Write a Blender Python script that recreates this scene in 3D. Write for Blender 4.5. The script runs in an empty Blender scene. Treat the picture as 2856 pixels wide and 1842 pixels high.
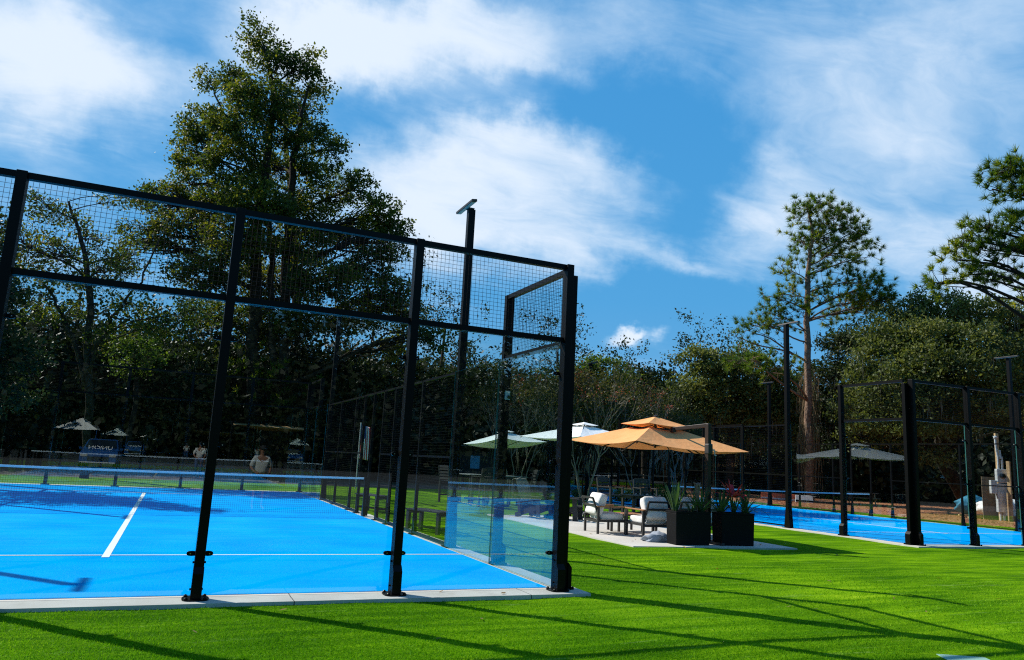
import bpy, math, random
import numpy as np
from mathutils import Matrix, Vector
PI = math.pi
C = bpy.context.scene.collection
SC = bpy.context.scene
rng = np.random.default_rng(7)
random.seed(7)

# ------------------------------------------------------------------ camera
CAM = np.array([-4.3655, -8.3424, 1.4815])
CR = np.array([0.91098857, -0.40931413, 0.05061401])
CU = np.array([-0.11672797, -0.13817929, 0.98350448])
CF = np.array([0.39556847, 0.90186941, 0.17365816])
FPX = 2078.19
cam = bpy.data.cameras.new('camera')
camo = bpy.data.objects.new('camera', cam); C.objects.link(camo)
cam.sensor_width = 36; cam.lens = FPX / 2856 * 36
cam.clip_start = 0.05; cam.clip_end = 2000
camo.matrix_world = Matrix(((CR[0], CU[0], -CF[0], CAM[0]), (CR[1], CU[1], -CF[1], CAM[1]), (CR[2], CU[2], -CF[2], CAM[2]), (0, 0, 0, 1)))
SC.camera = camo

def at(px, py, depth):
    "point of the place, from a bearing measured in the photo and its distance"
    return CAM + (CF + CR * (px - 1428) / FPX - CU * (py - 921) / FPX) * depth
def gr(px, py, z=0.0):
    d = CF + CR * (px - 1428) / FPX - CU * (py - 921) / FPX
    return CAM + d * (z - CAM[2]) / d[2]

# ------------------------------------------------------------------ render settings, sun, sky
SC.render.engine = 'CYCLES'
SC.cycles.use_denoising = False
SC.cycles.filter_width = 1.15
SC.cycles.max_bounces = 8
SC.cycles.diffuse_bounces = 3
SC.cycles.glossy_bounces = 4
SC.cycles.transparent_max_bounces = 40
SC.cycles.caustics_reflective = False
SC.cycles.caustics_refractive = False
SC.view_settings.view_transform = 'Standard'
SC.view_settings.look = 'None'
SC.view_settings.exposure = 0.42
SC.view_settings.gamma = 1.0

SUN_EL = math.radians(39.7)
SUN_AZ = math.atan2(-0.69, 0.72)          # clockwise from +Y
sund = Vector((math.sin(SUN_AZ) * math.cos(SUN_EL), math.cos(SUN_AZ) * math.cos(SUN_EL), math.sin(SUN_EL)))
sl = bpy.data.lights.new('sun', 'SUN'); sl.energy = 5.0; sl.angle = math.radians(0.53); sl.color = (1.0, 0.95, 0.86)
slo = bpy.data.objects.new('sun', sl); C.objects.link(slo)
slo.rotation_euler = sund.to_track_quat('Z', 'Y').to_euler()
slo.location = (0, 0, 60)

W = bpy.data.worlds.new('World'); SC.world = W; W.use_nodes = True
nt = W.node_tree; nt.nodes.clear()
def N(t, nt=None, **k):
    n = (nt or W.node_tree).nodes.new(t)
    for a, b in k.items(): setattr(n, a, b)
    return n
def L(a, b, nt=None): (nt or W.node_tree).links.new(a, b)
out = N('ShaderNodeOutputWorld'); bg = N('ShaderNodeBackground'); bg.inputs[1].default_value = 0.085
sky = N('ShaderNodeTexSky', sky_type='NISHITA', sun_disc=False)
sky.sun_elevation = SUN_EL; sky.sun_rotation = SUN_AZ; sky.air_density = 1.0; sky.dust_density = 0.4; sky.ozone_density = 2.0
hs = N('ShaderNodeHueSaturation'); hs.inputs['Saturation'].default_value = 1.18; hs.inputs['Value'].default_value = 1.12
L(sky.outputs[0], hs.inputs['Color'])
tc = N('ShaderNodeTexCoord'); sep = N('ShaderNodeSeparateXYZ'); L(tc.outputs['Generated'], sep.inputs[0])
def M2(op, a, b=None, c=None, nt=None, clamp=False):
    n = N('ShaderNodeMath', nt, operation=op, use_clamp=clamp)
    for i, v in enumerate((a, b, c)):
        if v is None: continue
        if isinstance(v, (int, float)): n.inputs[i].default_value = v
        else: L(v, n.inputs[i], nt)
    return n.outputs[0]
az = M2('ARCTAN2', sep.outputs[0], sep.outputs[1])
el = M2('ARCSINE', sep.outputs[2])
# flat cloud-deck coordinates (the clouds lie on a level sheet high above)
zz = M2('MAXIMUM', M2('ADD', sep.outputs[2], 0.16), 0.08)
cx = N('ShaderNodeCombineXYZ'); L(M2('DIVIDE', sep.outputs[0], zz), cx.inputs[0]); L(M2('DIVIDE', sep.outputs[1], zz), cx.inputs[1])
mp = N('ShaderNodeMapping'); mp.inputs['Rotation'].default_value = (0, 0, math.radians(35)); mp.inputs['Scale'].default_value = (1.0, 1.8, 1.0)
L(cx.outputs[0], mp.inputs[0])
nw = N('ShaderNodeTexNoise'); nw.inputs['Scale'].default_value = 1.5; nw.inputs['Detail'].default_value = 4
L(mp.outputs[0], nw.inputs['Vector'])
wsub = N('ShaderNodeVectorMath', operation='SUBTRACT'); L(nw.outputs['Color'], wsub.inputs[0]); wsub.inputs[1].default_value = (.5, .5, .5)
wsc = N('ShaderNodeVectorMath', operation='SCALE'); L(wsub.outputs[0], wsc.inputs[0]); wsc.inputs['Scale'].default_value = 0.7
wad = N('ShaderNodeVectorMath', operation='ADD'); L(mp.outputs[0], wad.inputs[0]); L(wsc.outputs[0], wad.inputs[1])
n1 = N('ShaderNodeTexNoise'); n1.inputs['Scale'].default_value = 1.7; n1.inputs['Detail'].default_value = 9; n1.inputs['Roughness'].default_value = 0.56
L(wad.outputs[0], n1.inputs['Vector'])
n2 = N('ShaderNodeTexNoise'); n2.inputs['Scale'].default_value = 7.0; n2.inputs['Detail'].default_value = 8; n2.inputs['Roughness'].default_value = 0.62
L(wad.outputs[0], n2.inputs['Vector'])
# cloud banks: bearing, elevation, half sizes (degrees), tilt, amount
# warp azimuth/elevation a little so that the banks get ragged edges
comb = N('ShaderNodeCombineXYZ'); L(az, comb.inputs[0]); L(el, comb.inputs[1])
wv = N('ShaderNodeTexNoise'); wv.inputs['Scale'].default_value = 6.0; wv.inputs['Detail'].default_value = 6; wv.inputs['Roughness'].default_value = .6
L(comb.outputs[0], wv.inputs['Vector'])
ws2 = N('ShaderNodeVectorMath', operation='SUBTRACT'); L(wv.outputs['Color'], ws2.inputs[0]); ws2.inputs[1].default_value = (.5, .5, .5)
ws3 = N('ShaderNodeVectorMath', operation='SCALE'); L(ws2.outputs[0], ws3.inputs[0]); ws3.inputs['Scale'].default_value = 0.16
wa2 = N('ShaderNodeVectorMath', operation='ADD'); L(comb.outputs[0], wa2.inputs[0]); L(ws3.outputs[0], wa2.inputs[1])
def azel(px, py):
    d = CF + CR * (px - 1428) / FPX - CU * (py - 921) / FPX
    d = d / np.linalg.norm(d)
    return math.atan2(d[0], d[1]), math.asin(d[2])
K = 2856 / 2388
BANKS = [(120, 100, 300, 150, 0, .95), (60, 260, 200, 120, 0, .4), (330, 190, 190, 90, -10, .25), (720, 90, 190, 90, 0, .6), (960, 60, 280, 80, 10, .65), (1150, 130, 170, 55, 10, .4),
         (560, 130, 90, 60, 0, .15), (1050, 400, 240, 110, 5, .95), (1200, 320, 170, 50, -5, .4), (1380, 440, 150, 80, 0, .7), (1000, 530, 220, 70, 0, .5), (1330, 570, 260, 60, -8, .45), (1600, 620, 110, 25, -8, .35),
         (1760, 420, 90, 110, 40, .35), (1880, 520, 190, 160, 0, .25), (2120, 430, 300, 190, 0, .22), (2300, 640, 250, 120, 0, .5), (1900, 110, 500, 130, 0, .22), (1490, 797, 62, 24, 18, 1.5),
         (1540, 70, 160, 60, 0, .15), (2250, 250, 250, 160, 0, .2),
         (1440, 230, 200, 80, 0, -.55), (1560, 370, 120, 60, 0, -.6), (880, 230, 100, 70, 30, -.3), (1620, 740, 420, 80, 0, -.8), (450, 70, 90, 60, 0, -.25), (1620, 520, 70, 80, 0, -.45), (1700, 290, 130, 70, 0, -.3),
         (200, 370, 220, 50, -15, -.15), (1150, 60, 500, 120, 0, .18), (2150, 150, 330, 260, 0, .22), (1850, 330, 200, 160, 0, .12), (700, 120, 300, 120, 0, .12), (1250, 640, 300, 60, 0, .2), (2050, 620, 300, 90, 0, .15)]
acc = None
for (px, py, rx, ry, rot, amp) in BANKS:
    a0, e0 = azel(px * K, py * K)
    ra = abs(azel((px + rx) * K, py * K)[0] - azel((px - rx) * K, py * K)[0]) / 2
    re = abs(azel(px * K, (py + ry) * K)[1] - azel(px * K, (py - ry) * K)[1]) / 2
    m = N('ShaderNodeMapping', vector_type='TEXTURE')
    m.inputs['Location'].default_value = (a0, e0, 0); m.inputs['Rotation'].default_value = (0, 0, math.radians(rot)); m.inputs['Scale'].default_value = (ra, re, 1)
    L(wa2.outputs[0], m.inputs[0])
    # drop z of the warp
    ln = N('ShaderNodeVectorMath', operation='MULTIPLY'); L(m.outputs[0], ln.inputs[0]); ln.inputs[1].default_value = (1, 1, 0)
    dt = N('ShaderNodeVectorMath', operation='DOT_PRODUCT'); L(ln.outputs[0], dt.inputs[0]); L(ln.outputs[0], dt.inputs[1])
    g = M2('POWER', 2.718, M2('MULTIPLY', dt.outputs['Value'], -0.9))
    acc = M2('MULTIPLY', g, amp) if acc is None else M2('MULTIPLY_ADD', g, amp, acc)
tex = M2('ADD', M2('MULTIPLY', n1.outputs['Fac'], 1.3), M2('MULTIPLY', n2.outputs['Fac'], 0.45))
dens = M2('ADD', M2('ADD', tex, acc), -0.74)
mr = N('ShaderNodeMapRange', interpolation_type='SMOOTHSTEP'); L(dens, mr.inputs[0]); mr.inputs[1].default_value = -0.10; mr.inputs[2].default_value = 1.15
mr.inputs[3].default_value = 0.05; mr.inputs[4].default_value = 0.97
cmix = N('ShaderNodeMixRGB'); 
srp = N('ShaderNodeValToRGB'); L(M2('DIVIDE', el, 1.2), srp.inputs[0]); e_ = srp.color_ramp.elements
e_[0].position = 0.0; e_[0].color = (1.1/8, 3.5/8, 6.4/8, 1); e_[1].position = 1.0; e_[1].color = (.22/8, 1.7/8, 4.4/8, 1)
x_ = e_.new(.18); x_.color = (.45/8, 3.1/8, 6.5/8, 1); x_ = e_.new(.42); x_.color = (.32/8, 2.75/8, 6.3/8, 1)
ssc = N('ShaderNodeVectorMath', operation='SCALE'); L(srp.outputs[0], ssc.inputs[0]); ssc.inputs['Scale'].default_value = 8.0
smx = N('ShaderNodeMixRGB'); smx.inputs[0].default_value = .88; L(hs.outputs[0], smx.inputs[1]); L(ssc.outputs[0], smx.inputs[2])
L(mr.outputs[0], cmix.inputs[0]); L(smx.outputs[0], cmix.inputs[1])
# cloud brightness rises a little where it is thick
cr = N('ShaderNodeMixRGB'); L(mr.outputs[0], cr.inputs[0]); cr.inputs[1].default_value = (3.6, 6.2, 8.6, 1); cr.inputs[2].default_value = (7.2, 8.05, 9.2, 1)
L(cr.outputs[0], cmix.inputs[2])
L(cmix.outputs[0], bg.inputs[0]); L(bg.outputs[0], out.inputs[0])

# ------------------------------------------------------------------ helpers
class MB:
    def __init__(s): s.v = []; s.f = []; s.n = 0
    def add(s, V, F):
        V = np.asarray(V, float); s.v.append(V)
        s.f.append([tuple(int(i) + s.n for i in q) for q in F]); s.n += len(V); return s
    def hexa(s, P):
        return s.add(P, [(0, 3, 2, 1), (4, 5, 6, 7), (0, 1, 5, 4), (1, 2, 6, 5), (2, 3, 7, 6), (3, 0, 4, 7)])
    def box(s, c, d, rz=0, ry=0, rx=0):
        x, y, z = [a / 2 for a in d]
        P = np.array([(-x, -y, -z), (x, -y, -z), (x, y, -z), (-x, y, -z), (-x, -y, z), (x, -y, z), (x, y, z), (-x, y, z)])
        if rz or ry or rx:
            R = np.array(Matrix.Rotation(rz, 3, 'Z') @ Matrix.Rotation(ry, 3, 'Y') @ Matrix.Rotation(rx, 3, 'X')); P = P @ R.T
        return s.hexa(P + np.asarray(c, float))
    def b2(s, x0, x1, y0, y1, z0, z1): return s.box(((x0 + x1) / 2, (y0 + y1) / 2, (z0 + z1) / 2), (x1 - x0, y1 - y0, z1 - z0))
    def bar(s, a, b, w, h, up=(0, 0, 1)):
        a, b = np.asarray(a, float), np.asarray(b, float); d = b - a; d /= np.linalg.norm(d)
        sd = np.cross(d, up); 
        if np.linalg.norm(sd) < 1e-4: sd = np.cross(d, (1, 0, 0))
        sd /= np.linalg.norm(sd); u = np.cross(sd, d)
        P = [p + sd * i * w / 2 + u * j * h / 2 for p in (a, b) for i, j in ((-1, -1), (1, -1), (1, 1), (-1, 1))]
        return s.hexa(P)
    def tube(s, pts, rad, n=8, cap=True):
        pts = np.asarray(pts, float); k = len(pts); rad = np.broadcast_to(rad, (k,)); V = []; 
        d = np.gradient(pts, axis=0); d /= np.linalg.norm(d, axis=1)[:, None] + 1e-9
        ref = np.array((0, 0, 1.)) if abs(d[0][2]) < .9 else np.array((1., 0, 0))
        sd = np.cross(d[0], ref); sd /= np.linalg.norm(sd)
        for i in range(k):
            sd = sd - d[i] * (sd @ d[i]); sd /= np.linalg.norm(sd) + 1e-9; u = np.cross(sd, d[i])
            for j in range(n):
                a = 2 * PI * j / n; V.append(pts[i] + rad[i] * (math.cos(a) * sd + math.sin(a) * u))
        F = [(i * n + j, i * n + (j + 1) % n, (i + 1) * n + (j + 1) % n, (i + 1) * n + j) for i in range(k - 1) for j in range(n)]
        if cap: F += [tuple(range(n))[::-1], tuple((k - 1) * n + j for j in range(n))]
        return s.add(V, F)
    def cyl(s, a, b, r, n=12): return s.tube([a, b], [r, r], n)
    def build(s, name, mat, parent=None, smooth=False, bevel=0):
        me = bpy.data.meshes.new(name)
        V = np.concatenate(s.v) if s.v else np.zeros((0, 3)); F = [q for fs in s.f for q in fs]
        me.from_pydata(V.tolist(), [], F); me.update()
        return link(name, me, mat, parent, smooth, bevel)
def link(name, me, mat, parent=None, smooth=False, bevel=0):
    o = bpy.data.objects.new(name, me); C.objects.link(o)
    if mat:
        for m in (mat if isinstance(mat, (list, tuple)) else [mat]): me.materials.append(m)
    if parent: o.parent = parent
    if smooth: me.polygons.foreach_set('use_smooth', [True] * len(me.polygons))
    if bevel:
        b = o.modifiers.new('bevel', 'BEVEL'); b.width = bevel; b.segments = 2; b.limit_method = 'ANGLE'
    return o
def fastmesh(name, V, F, mat, parent=None, idx=None):
    "V (n,3), F (m,k) with equal k"
    me = bpy.data.meshes.new(name); V = np.ascontiguousarray(V, dtype=np.float32); F = np.ascontiguousarray(F, dtype=np.int32)
    m, k = F.shape
    me.vertices.add(len(V)); me.vertices.foreach_set('co', V.ravel())
    me.loops.add(m * k); me.loops.foreach_set('vertex_index', F.ravel())
    me.polygons.add(m); me.polygons.foreach_set('loop_start', np.arange(0, m * k, k, dtype=np.int32))
    me.update(calc_edges=True); me.validate() if False else None
    return link(name, me, mat, parent)
def tag(o, label=None, cat=None, group=None, kind=None):
    if label: o['label'] = label
    if cat: o['category'] = cat
    if group: o['group'] = group
    if kind: o['kind'] = kind
    return o
def empty(name, loc=(0, 0, 0), rz=0, label=None, cat=None, group=None):
    o = bpy.data.objects.new(name, None); C.objects.link(o); o.location = loc; o.rotation_euler = (0, 0, rz); o.empty_display_size = .2
    return tag(o, label, cat, group)
def kids(o): return [c for c in bpy.data.objects if c.parent == o]
def copy_tree(o, parent=None):
    ks = kids(o)
    c = o.copy(); C.objects.link(c); c.parent = parent
    for k in ks: copy_tree(k, c)
    return c

# ------------------------------------------------------------------ materials
def mat(name, col, rough=.6, metal=0, spec=.5, noise=None, bump=None, sheen=0, trans=0):
    m = bpy.data.materials.new(name); m.use_nodes = True; t = m.node_tree; b = t.nodes['Principled BSDF']
    b.inputs['Base Color'].default_value = (*col, 1); b.inputs['Roughness'].default_value = rough; b.inputs['Metallic'].default_value = metal
    b.inputs['Specular IOR Level'].default_value = spec
    if noise:   # (scale, second colour, detail)
        tcx = N('ShaderNodeTexCoord', t); nn = N('ShaderNodeTexNoise', t); nn.inputs['Scale'].default_value = noise[0]; nn.inputs['Detail'].default_value = noise[2] if len(noise) > 2 else 4
        L(tcx.outputs['Object'], nn.inputs['Vector'], t)
        rp = N('ShaderNodeValToRGB', t); rp.color_ramp.elements[0].position = .35; rp.color_ramp.elements[1].position = .65
        rp.color_ramp.elements[0].color = (*col, 1); rp.color_ramp.elements[1].color = (*noise[1], 1)
        L(nn.outputs['Fac'], rp.inputs[0], t); L(rp.outputs[0], b.inputs['Base Color'], t)
    if bump:    # (scale, strength, distance)
        tcx = N('ShaderNodeTexCoord', t); nn = N('ShaderNodeTexNoise', t); nn.inputs['Scale'].default_value = bump[0]; nn.inputs['Detail'].default_value = 5
        L(tcx.outputs['Object'], nn.inputs['Vector'], t)
        bm_ = N('ShaderNodeBump', t); bm_.inputs['Strength'].default_value = bump[1]; bm_.inputs['Distance'].default_value = bump[2]
        L(nn.outputs['Fac'], bm_.inputs['Height'], t); L(bm_.outputs[0], b.inputs['Normal'], t)
    return m
M = {}
M['black'] = mat('black_powder_coat', (.002, .002, .0022), .4, 0, .14, bump=(60, .15, .002))
M['wire'] = mat('black_wire', (.002, .002, .002), .6, 0, .05)
M['bolt'] = mat('steel_bolt', (.5, .5, .5), .3, 1)
M['concrete'] = mat('kerb_concrete', (.46, .43, .39), .9, noise=(1.7, (.56, .53, .48), 8), bump=(40, .4, .004))
def joints(m, step, ax):
    t = m.node_tree; b = t.nodes['Principled BSDF']; src = b.inputs['Base Color'].links[0].from_socket; tcx = N('ShaderNodeTexCoord', t); sp = N('ShaderNodeSeparateXYZ', t); L(tcx.outputs['Object'], sp.inputs[0], t)
    nz = N('ShaderNodeTexNoise', t); nz.inputs['Scale'].default_value = 3; L(tcx.outputs['Object'], nz.inputs['Vector'], t)
    fac = None
    for a_ in ax:
        v = M2('FRACT', M2('ADD', M2('DIVIDE', M2('ADD', sp.outputs[a_], M2('MULTIPLY', nz.outputs['Fac'], .015, nt=t), nt=t), step, nt=t), .37, nt=t), nt=t); c = M2('LESS_THAN', v, .006 / step * 1.6, nt=t); fac = c if fac is None else M2('MAXIMUM', fac, c, nt=t)
    st = N('ShaderNodeTexNoise', t); st.inputs['Scale'].default_value = 2.4; st.inputs['Detail'].default_value = 8; st.inputs['Roughness'].default_value = .7; L(tcx.outputs['Object'], st.inputs['Vector'], t)
    mr_ = N('ShaderNodeMapRange', t); L(st.outputs['Fac'], mr_.inputs[0], t); mr_.inputs[1].default_value = .56; mr_.inputs[2].default_value = .75; mr_.inputs[4].default_value = .35
    m0 = N('ShaderNodeMixRGB', t); L(mr_.outputs[0], m0.inputs[0], t); L(src, m0.inputs[1], t); m0.inputs[2].default_value = (.20, .17, .13, 1)
    mx = N('ShaderNodeMixRGB', t); L(fac, mx.inputs[0], t); L(m0.outputs[0], mx.inputs[1], t); mx.inputs[2].default_value = (.05, .045, .04, 1); L(mx.outputs[0], b.inputs['Base Color'], t)
joints(M['concrete'], 2.63, (0, 1))
M['slab'] = mat('patio_concrete', (.45, .43, .39), .9, noise=(.9, (.56, .53, .48), 8), bump=(30, .35, .004))
joints(M['slab'], 3.3, (0,))
M['white'] = mat('white_paint', (.8, .82, .82), .6)

M['char'] = mat('charcoal_aluminium', (.035, .033, .033), .45, 0, .35)
M['bronze'] = mat('bronze_mast', (.022, .014, .010), .45, 0, .35)
M['teak'] = mat('teak_arm', (.36, .16, .06), .5, noise=(18, (.26, .11, .04)))
def fabric(name, c, c2, tr=None):
    m = mat(name, c, .9, 0, .2, noise=(3, c2, 6), bump=(9, .35, .03))
    if tr:
        t = m.node_tree; b = t.nodes['Principled BSDF']; o_ = t.nodes['Material Output']
        ts = N('ShaderNodeBsdfTranslucent', t); ts.inputs[0].default_value = (*tr, 1)
        mx = N('ShaderNodeMixShader', t); mx.inputs[0].default_value = .16
        L(b.outputs[0], mx.inputs[1], t); L(ts.outputs[0], mx.inputs[2], t); L(mx.outputs[0], o_.inputs[0], t)
    return m
M['tape'] = fabric('net_tape', (.85, .90, .95), (.78, .84, .9), (.95, .95, .95))
M['cushion'] = fabric('pale_grey_cushion', (.66, .64, .62), (.74, .72, .70))
M['tan'] = fabric('tan_canvas', (.84, .385, .145), (.88, .43, .17), (.85, .30, .08))
M['canvas'] = fabric('white_canvas', (.93, .93, .92), (.95, .95, .94), (.9, .92, .75))
M['cream'] = fabric('ivory_canvas', (.88, .92, .90), (.92, .95, .93), (.85, .95, .7))
M['greybag'] = fabric('grey_cover', (.22, .25, .30), (.32, .36, .42))
M['sail'] = fabric('brown_sail', (.30, .18, .08), (.36, .22, .10), (.3, .16, .05))
M['towel'] = mat('striped_towel', (.3, .27, .2), .95)
t = M['towel'].node_tree; b = t.nodes['Principled BSDF']; tcx = N('ShaderNodeTexCoord', t); wvx = N('ShaderNodeTexWave', t, bands_direction='Z'); wvx.inputs['Scale'].default_value = 9; wvx.inputs['Distortion'].default_value = 1.2
L(tcx.outputs['Object'], wvx.inputs[0], t); rp = N('ShaderNodeValToRGB', t); rp.color_ramp.elements[0].color = (.05, .045, .035, 1); rp.color_ramp.elements[1].color = (.50, .45, .34, 1); rp.color_ramp.elements[0].position = .3; rp.color_ramp.elements[1].position = .55
L(wvx.outputs['Fac'], rp.inputs[0], t); L(rp.outputs[0], b.inputs['Base Color'], t)
M['darkwood'] = mat('dark_composite', (.030, .032, .034), .5, 0, .4, bump=(25, .2, .003))
M['planter'] = mat('planter_black', (.008, .008, .009), .6, 0, .08)
M['soil'] = mat('soil', (.03, .02, .013), 1, noise=(20, (.06, .04, .025)))
M['bark'] = mat('bark', (.018, .014, .011), .95, 0, .1, noise=(5, (.045, .035, .027), 8), bump=(14, 1, .04))
M['pinebark'] = mat('pine_bark', (.13, .08, .055), .95, 0, .1, noise=(7, (.26, .18, .13), 8), bump=(11, 1, .06))
M['palebark'] = mat('pale_bark', (.30, .24, .19), .9, noise=(5, (.16, .12, .09)))
M['vine'] = mat('dry_vine', (.16, .11, .055), 1)
M['lumber'] = mat('lumber', (.50, .34, .18), .8, noise=(6, (.40, .26, .13)))
M['oldwood'] = mat('weathered_wood', (.20, .16, .11), .85, noise=(6, (.13, .10, .07)))
M['galv'] = mat('grey_meter_box', (.55, .58, .60), .4, .3, noise=(5, (.62, .65, .67)))
M['pvc'] = mat('grey_conduit', (.50, .53, .56), .5)
M['tarp'] = mat('white_tarp', (.8, .8, .8), .6, bump=(4, .8, .1))
M['bluetarp'] = mat('blue_tarp', (.03, .20, .32), .6, bump=(5, .8, .1))
M['orange'] = mat('orange_barrier', (.75, .16, .05), .5)
M['carblue'] = mat('car_paint_blue', (.02, .10, .34), .22, .2, .6)
M['carglass'] = mat('car_glass', (.01, .012, .015), .05, 0, .6)
M['rubber'] = mat('tyre', (.012, .012, .012), .8)
M['skin'] = mat('skin', (.28, .14, .09), .6)
M['shirt'] = mat('grey_shirt', (.55, .56, .55), .95, bump=(6, .4, .03))
M['shirt2'] = mat('white_shirt', (.68, .68, .66), .95, bump=(6, .4, .03))
M['trousers'] = mat('dark_shorts', (.02, .02, .03), .9)
M['jeans'] = mat('blue_trousers', (.03, .07, .2), .9)
M['hair'] = mat('dark_cap', (.012, .011, .012), .8)
M['bluesign'] = mat('blue_notice', (.10, .35, .55), .6)
M['hut'] = mat('hut_cladding', (.03, .028, .026), .9)
M['hutroof'] = mat('hut_roof', (.09, .08, .065), .9)

def glass_mat():
    m = bpy.data.materials.new('toughened_glass'); m.use_nodes = True; t = m.node_tree; t.nodes.clear()
    o = N('ShaderNodeOutputMaterial', t); mx = N('ShaderNodeMixShader', t); tr = N('ShaderNodeBsdfTransparent', t); gl = N('ShaderNodeBsdfGlossy', t)
    tr.inputs[0].default_value = (.945, .98, .975, 1); gl.inputs['Roughness'].default_value = 0.0; gl.inputs[0].default_value = (.92, 1, 1, 1)
    fr = N('ShaderNodeFresnel', t); fr.inputs[0].default_value = 1.52
    # the same reflectance on both faces of the pane
    g = N('ShaderNodeNewGeometry', t)
    vm = N('ShaderNodeVectorMath', t, operation='DOT_PRODUCT'); L(g.outputs['Incoming'], vm.inputs[0], t); L(g.outputs['Normal'], vm.inputs[1], t)
    c = M2('ABSOLUTE', vm.outputs['Value'], nt=t); one = M2('SUBTRACT', 1.0, c, nt=t); p5 = M2('POWER', one, 4.0, nt=t)
    F = M2('MULTIPLY_ADD', p5, .945, .055, nt=t)
    L(F, mx.inputs[0], t); L(tr.outputs[0], mx.inputs[1], t); L(gl.outputs[0], mx.inputs[2], t); L(mx.outputs[0], o.inputs[0], t)
    t.nodes.remove(fr)
    return m
M['glass'] = glass_mat()
M['glassedge'] = mat('glass_edge', (.04, .15, .14), .2, 0, .4)

def leaf_mat(name, c1, c2, c3, tr=(.2, .3, .04), mix=.3):
    m = bpy.data.materials.new(name); m.use_nodes = True; t = m.node_tree; b = t.nodes['Principled BSDF']; o_ = t.nodes['Material Output']
    g = N('ShaderNodeNewGeometry', t); rp = N('ShaderNodeValToRGB', t); e = rp.color_ramp.elements
    e[0].color = (*c1, 1); e[0].position = 0; e[1].color = (*c3, 1); e[1].position = 1
    x = e.new(.55); x.color = (*c2, 1)
    tcx = N('ShaderNodeTexCoord', t); nn = N('ShaderNodeTexNoise', t); nn.inputs['Scale'].default_value = .45; nn.inputs['Detail'].default_value = 3; L(tcx.outputs['Object'], nn.inputs['Vector'], t)
    s = M2('ADD', M2('MULTIPLY', g.outputs['Random Per Island'], .55, nt=t), M2('MULTIPLY_ADD', nn.outputs['Fac'], 1.6, -.6, nt=t), nt=t, clamp=True)
    L(s, rp.inputs[0], t); L(rp.outputs[0], b.inputs['Base Color'], t); b.inputs['Roughness'].default_value = .55; b.inputs['Specular IOR Level'].default_value = .2
    ts = N('ShaderNodeBsdfTranslucent', t); mxc = N('ShaderNodeMixRGB', t); mxc.blend_type = 'MULTIPLY'; mxc.inputs[0].default_value = 0
    L(rp.outputs[0], mxc.inputs[1], t)
    gm = N('ShaderNodeVectorMath', t, operation='MULTIPLY'); L(rp.outputs[0], gm.inputs[0], t); gm.inputs[1].default_value = (2.2, 2.2, 1.0)
    L(gm.outputs[0], ts.inputs[0], t); t.nodes.remove(mxc)
    mx = N('ShaderNodeMixShader', t); mx.inputs[0].default_value = mix; L(b.outputs[0], mx.inputs[1], t); L(ts.outputs[0], mx.inputs[2], t); L(mx.outputs[0], o_.inputs[0], t)
    return m
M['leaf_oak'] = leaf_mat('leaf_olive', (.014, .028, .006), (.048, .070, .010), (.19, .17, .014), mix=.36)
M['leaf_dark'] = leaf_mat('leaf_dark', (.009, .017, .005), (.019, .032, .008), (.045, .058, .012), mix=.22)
M['leaf_live'] = leaf_mat('leaf_live_oak', (.030, .045, .013), (.085, .105, .026), (.19, .20, .06), mix=.28)
M['leaf_bright'] = leaf_mat('leaf_fresh', (.03, .06, .01), (.06, .10, .015), (.12, .15, .02), mix=.35)
M['needle'] = leaf_mat('needle_green', (.018, .05, .008), (.07, .12, .012), (.28, .27, .015), mix=.40)
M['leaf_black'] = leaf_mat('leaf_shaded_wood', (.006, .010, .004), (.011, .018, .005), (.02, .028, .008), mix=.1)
M['leaf_sparse'] = leaf_mat('leaf_crepe', (.02, .03, .010), (.04, .045, .012), (.08, .06, .02), mix=.3)
M['redtuft'] = leaf_mat('seed_tuft_red', (.12, .02, .012), (.25, .05, .03), (.30, .09, .04), mix=.2)
M['moss'] = leaf_mat('spanish_moss', (.10, .10, .07), (.16, .15, .11), (.20, .19, .14), mix=.1)
M['strap'] = leaf_mat('strap_leaf', (.025, .06, .025), (.06, .11, .05), (.12, .19, .09), mix=.2)
M['redleaf'] = leaf_mat('red_leaf', (.35, .02, .04), (.5, .05, .08), (.6, .12, .14), mix=.3)

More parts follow.
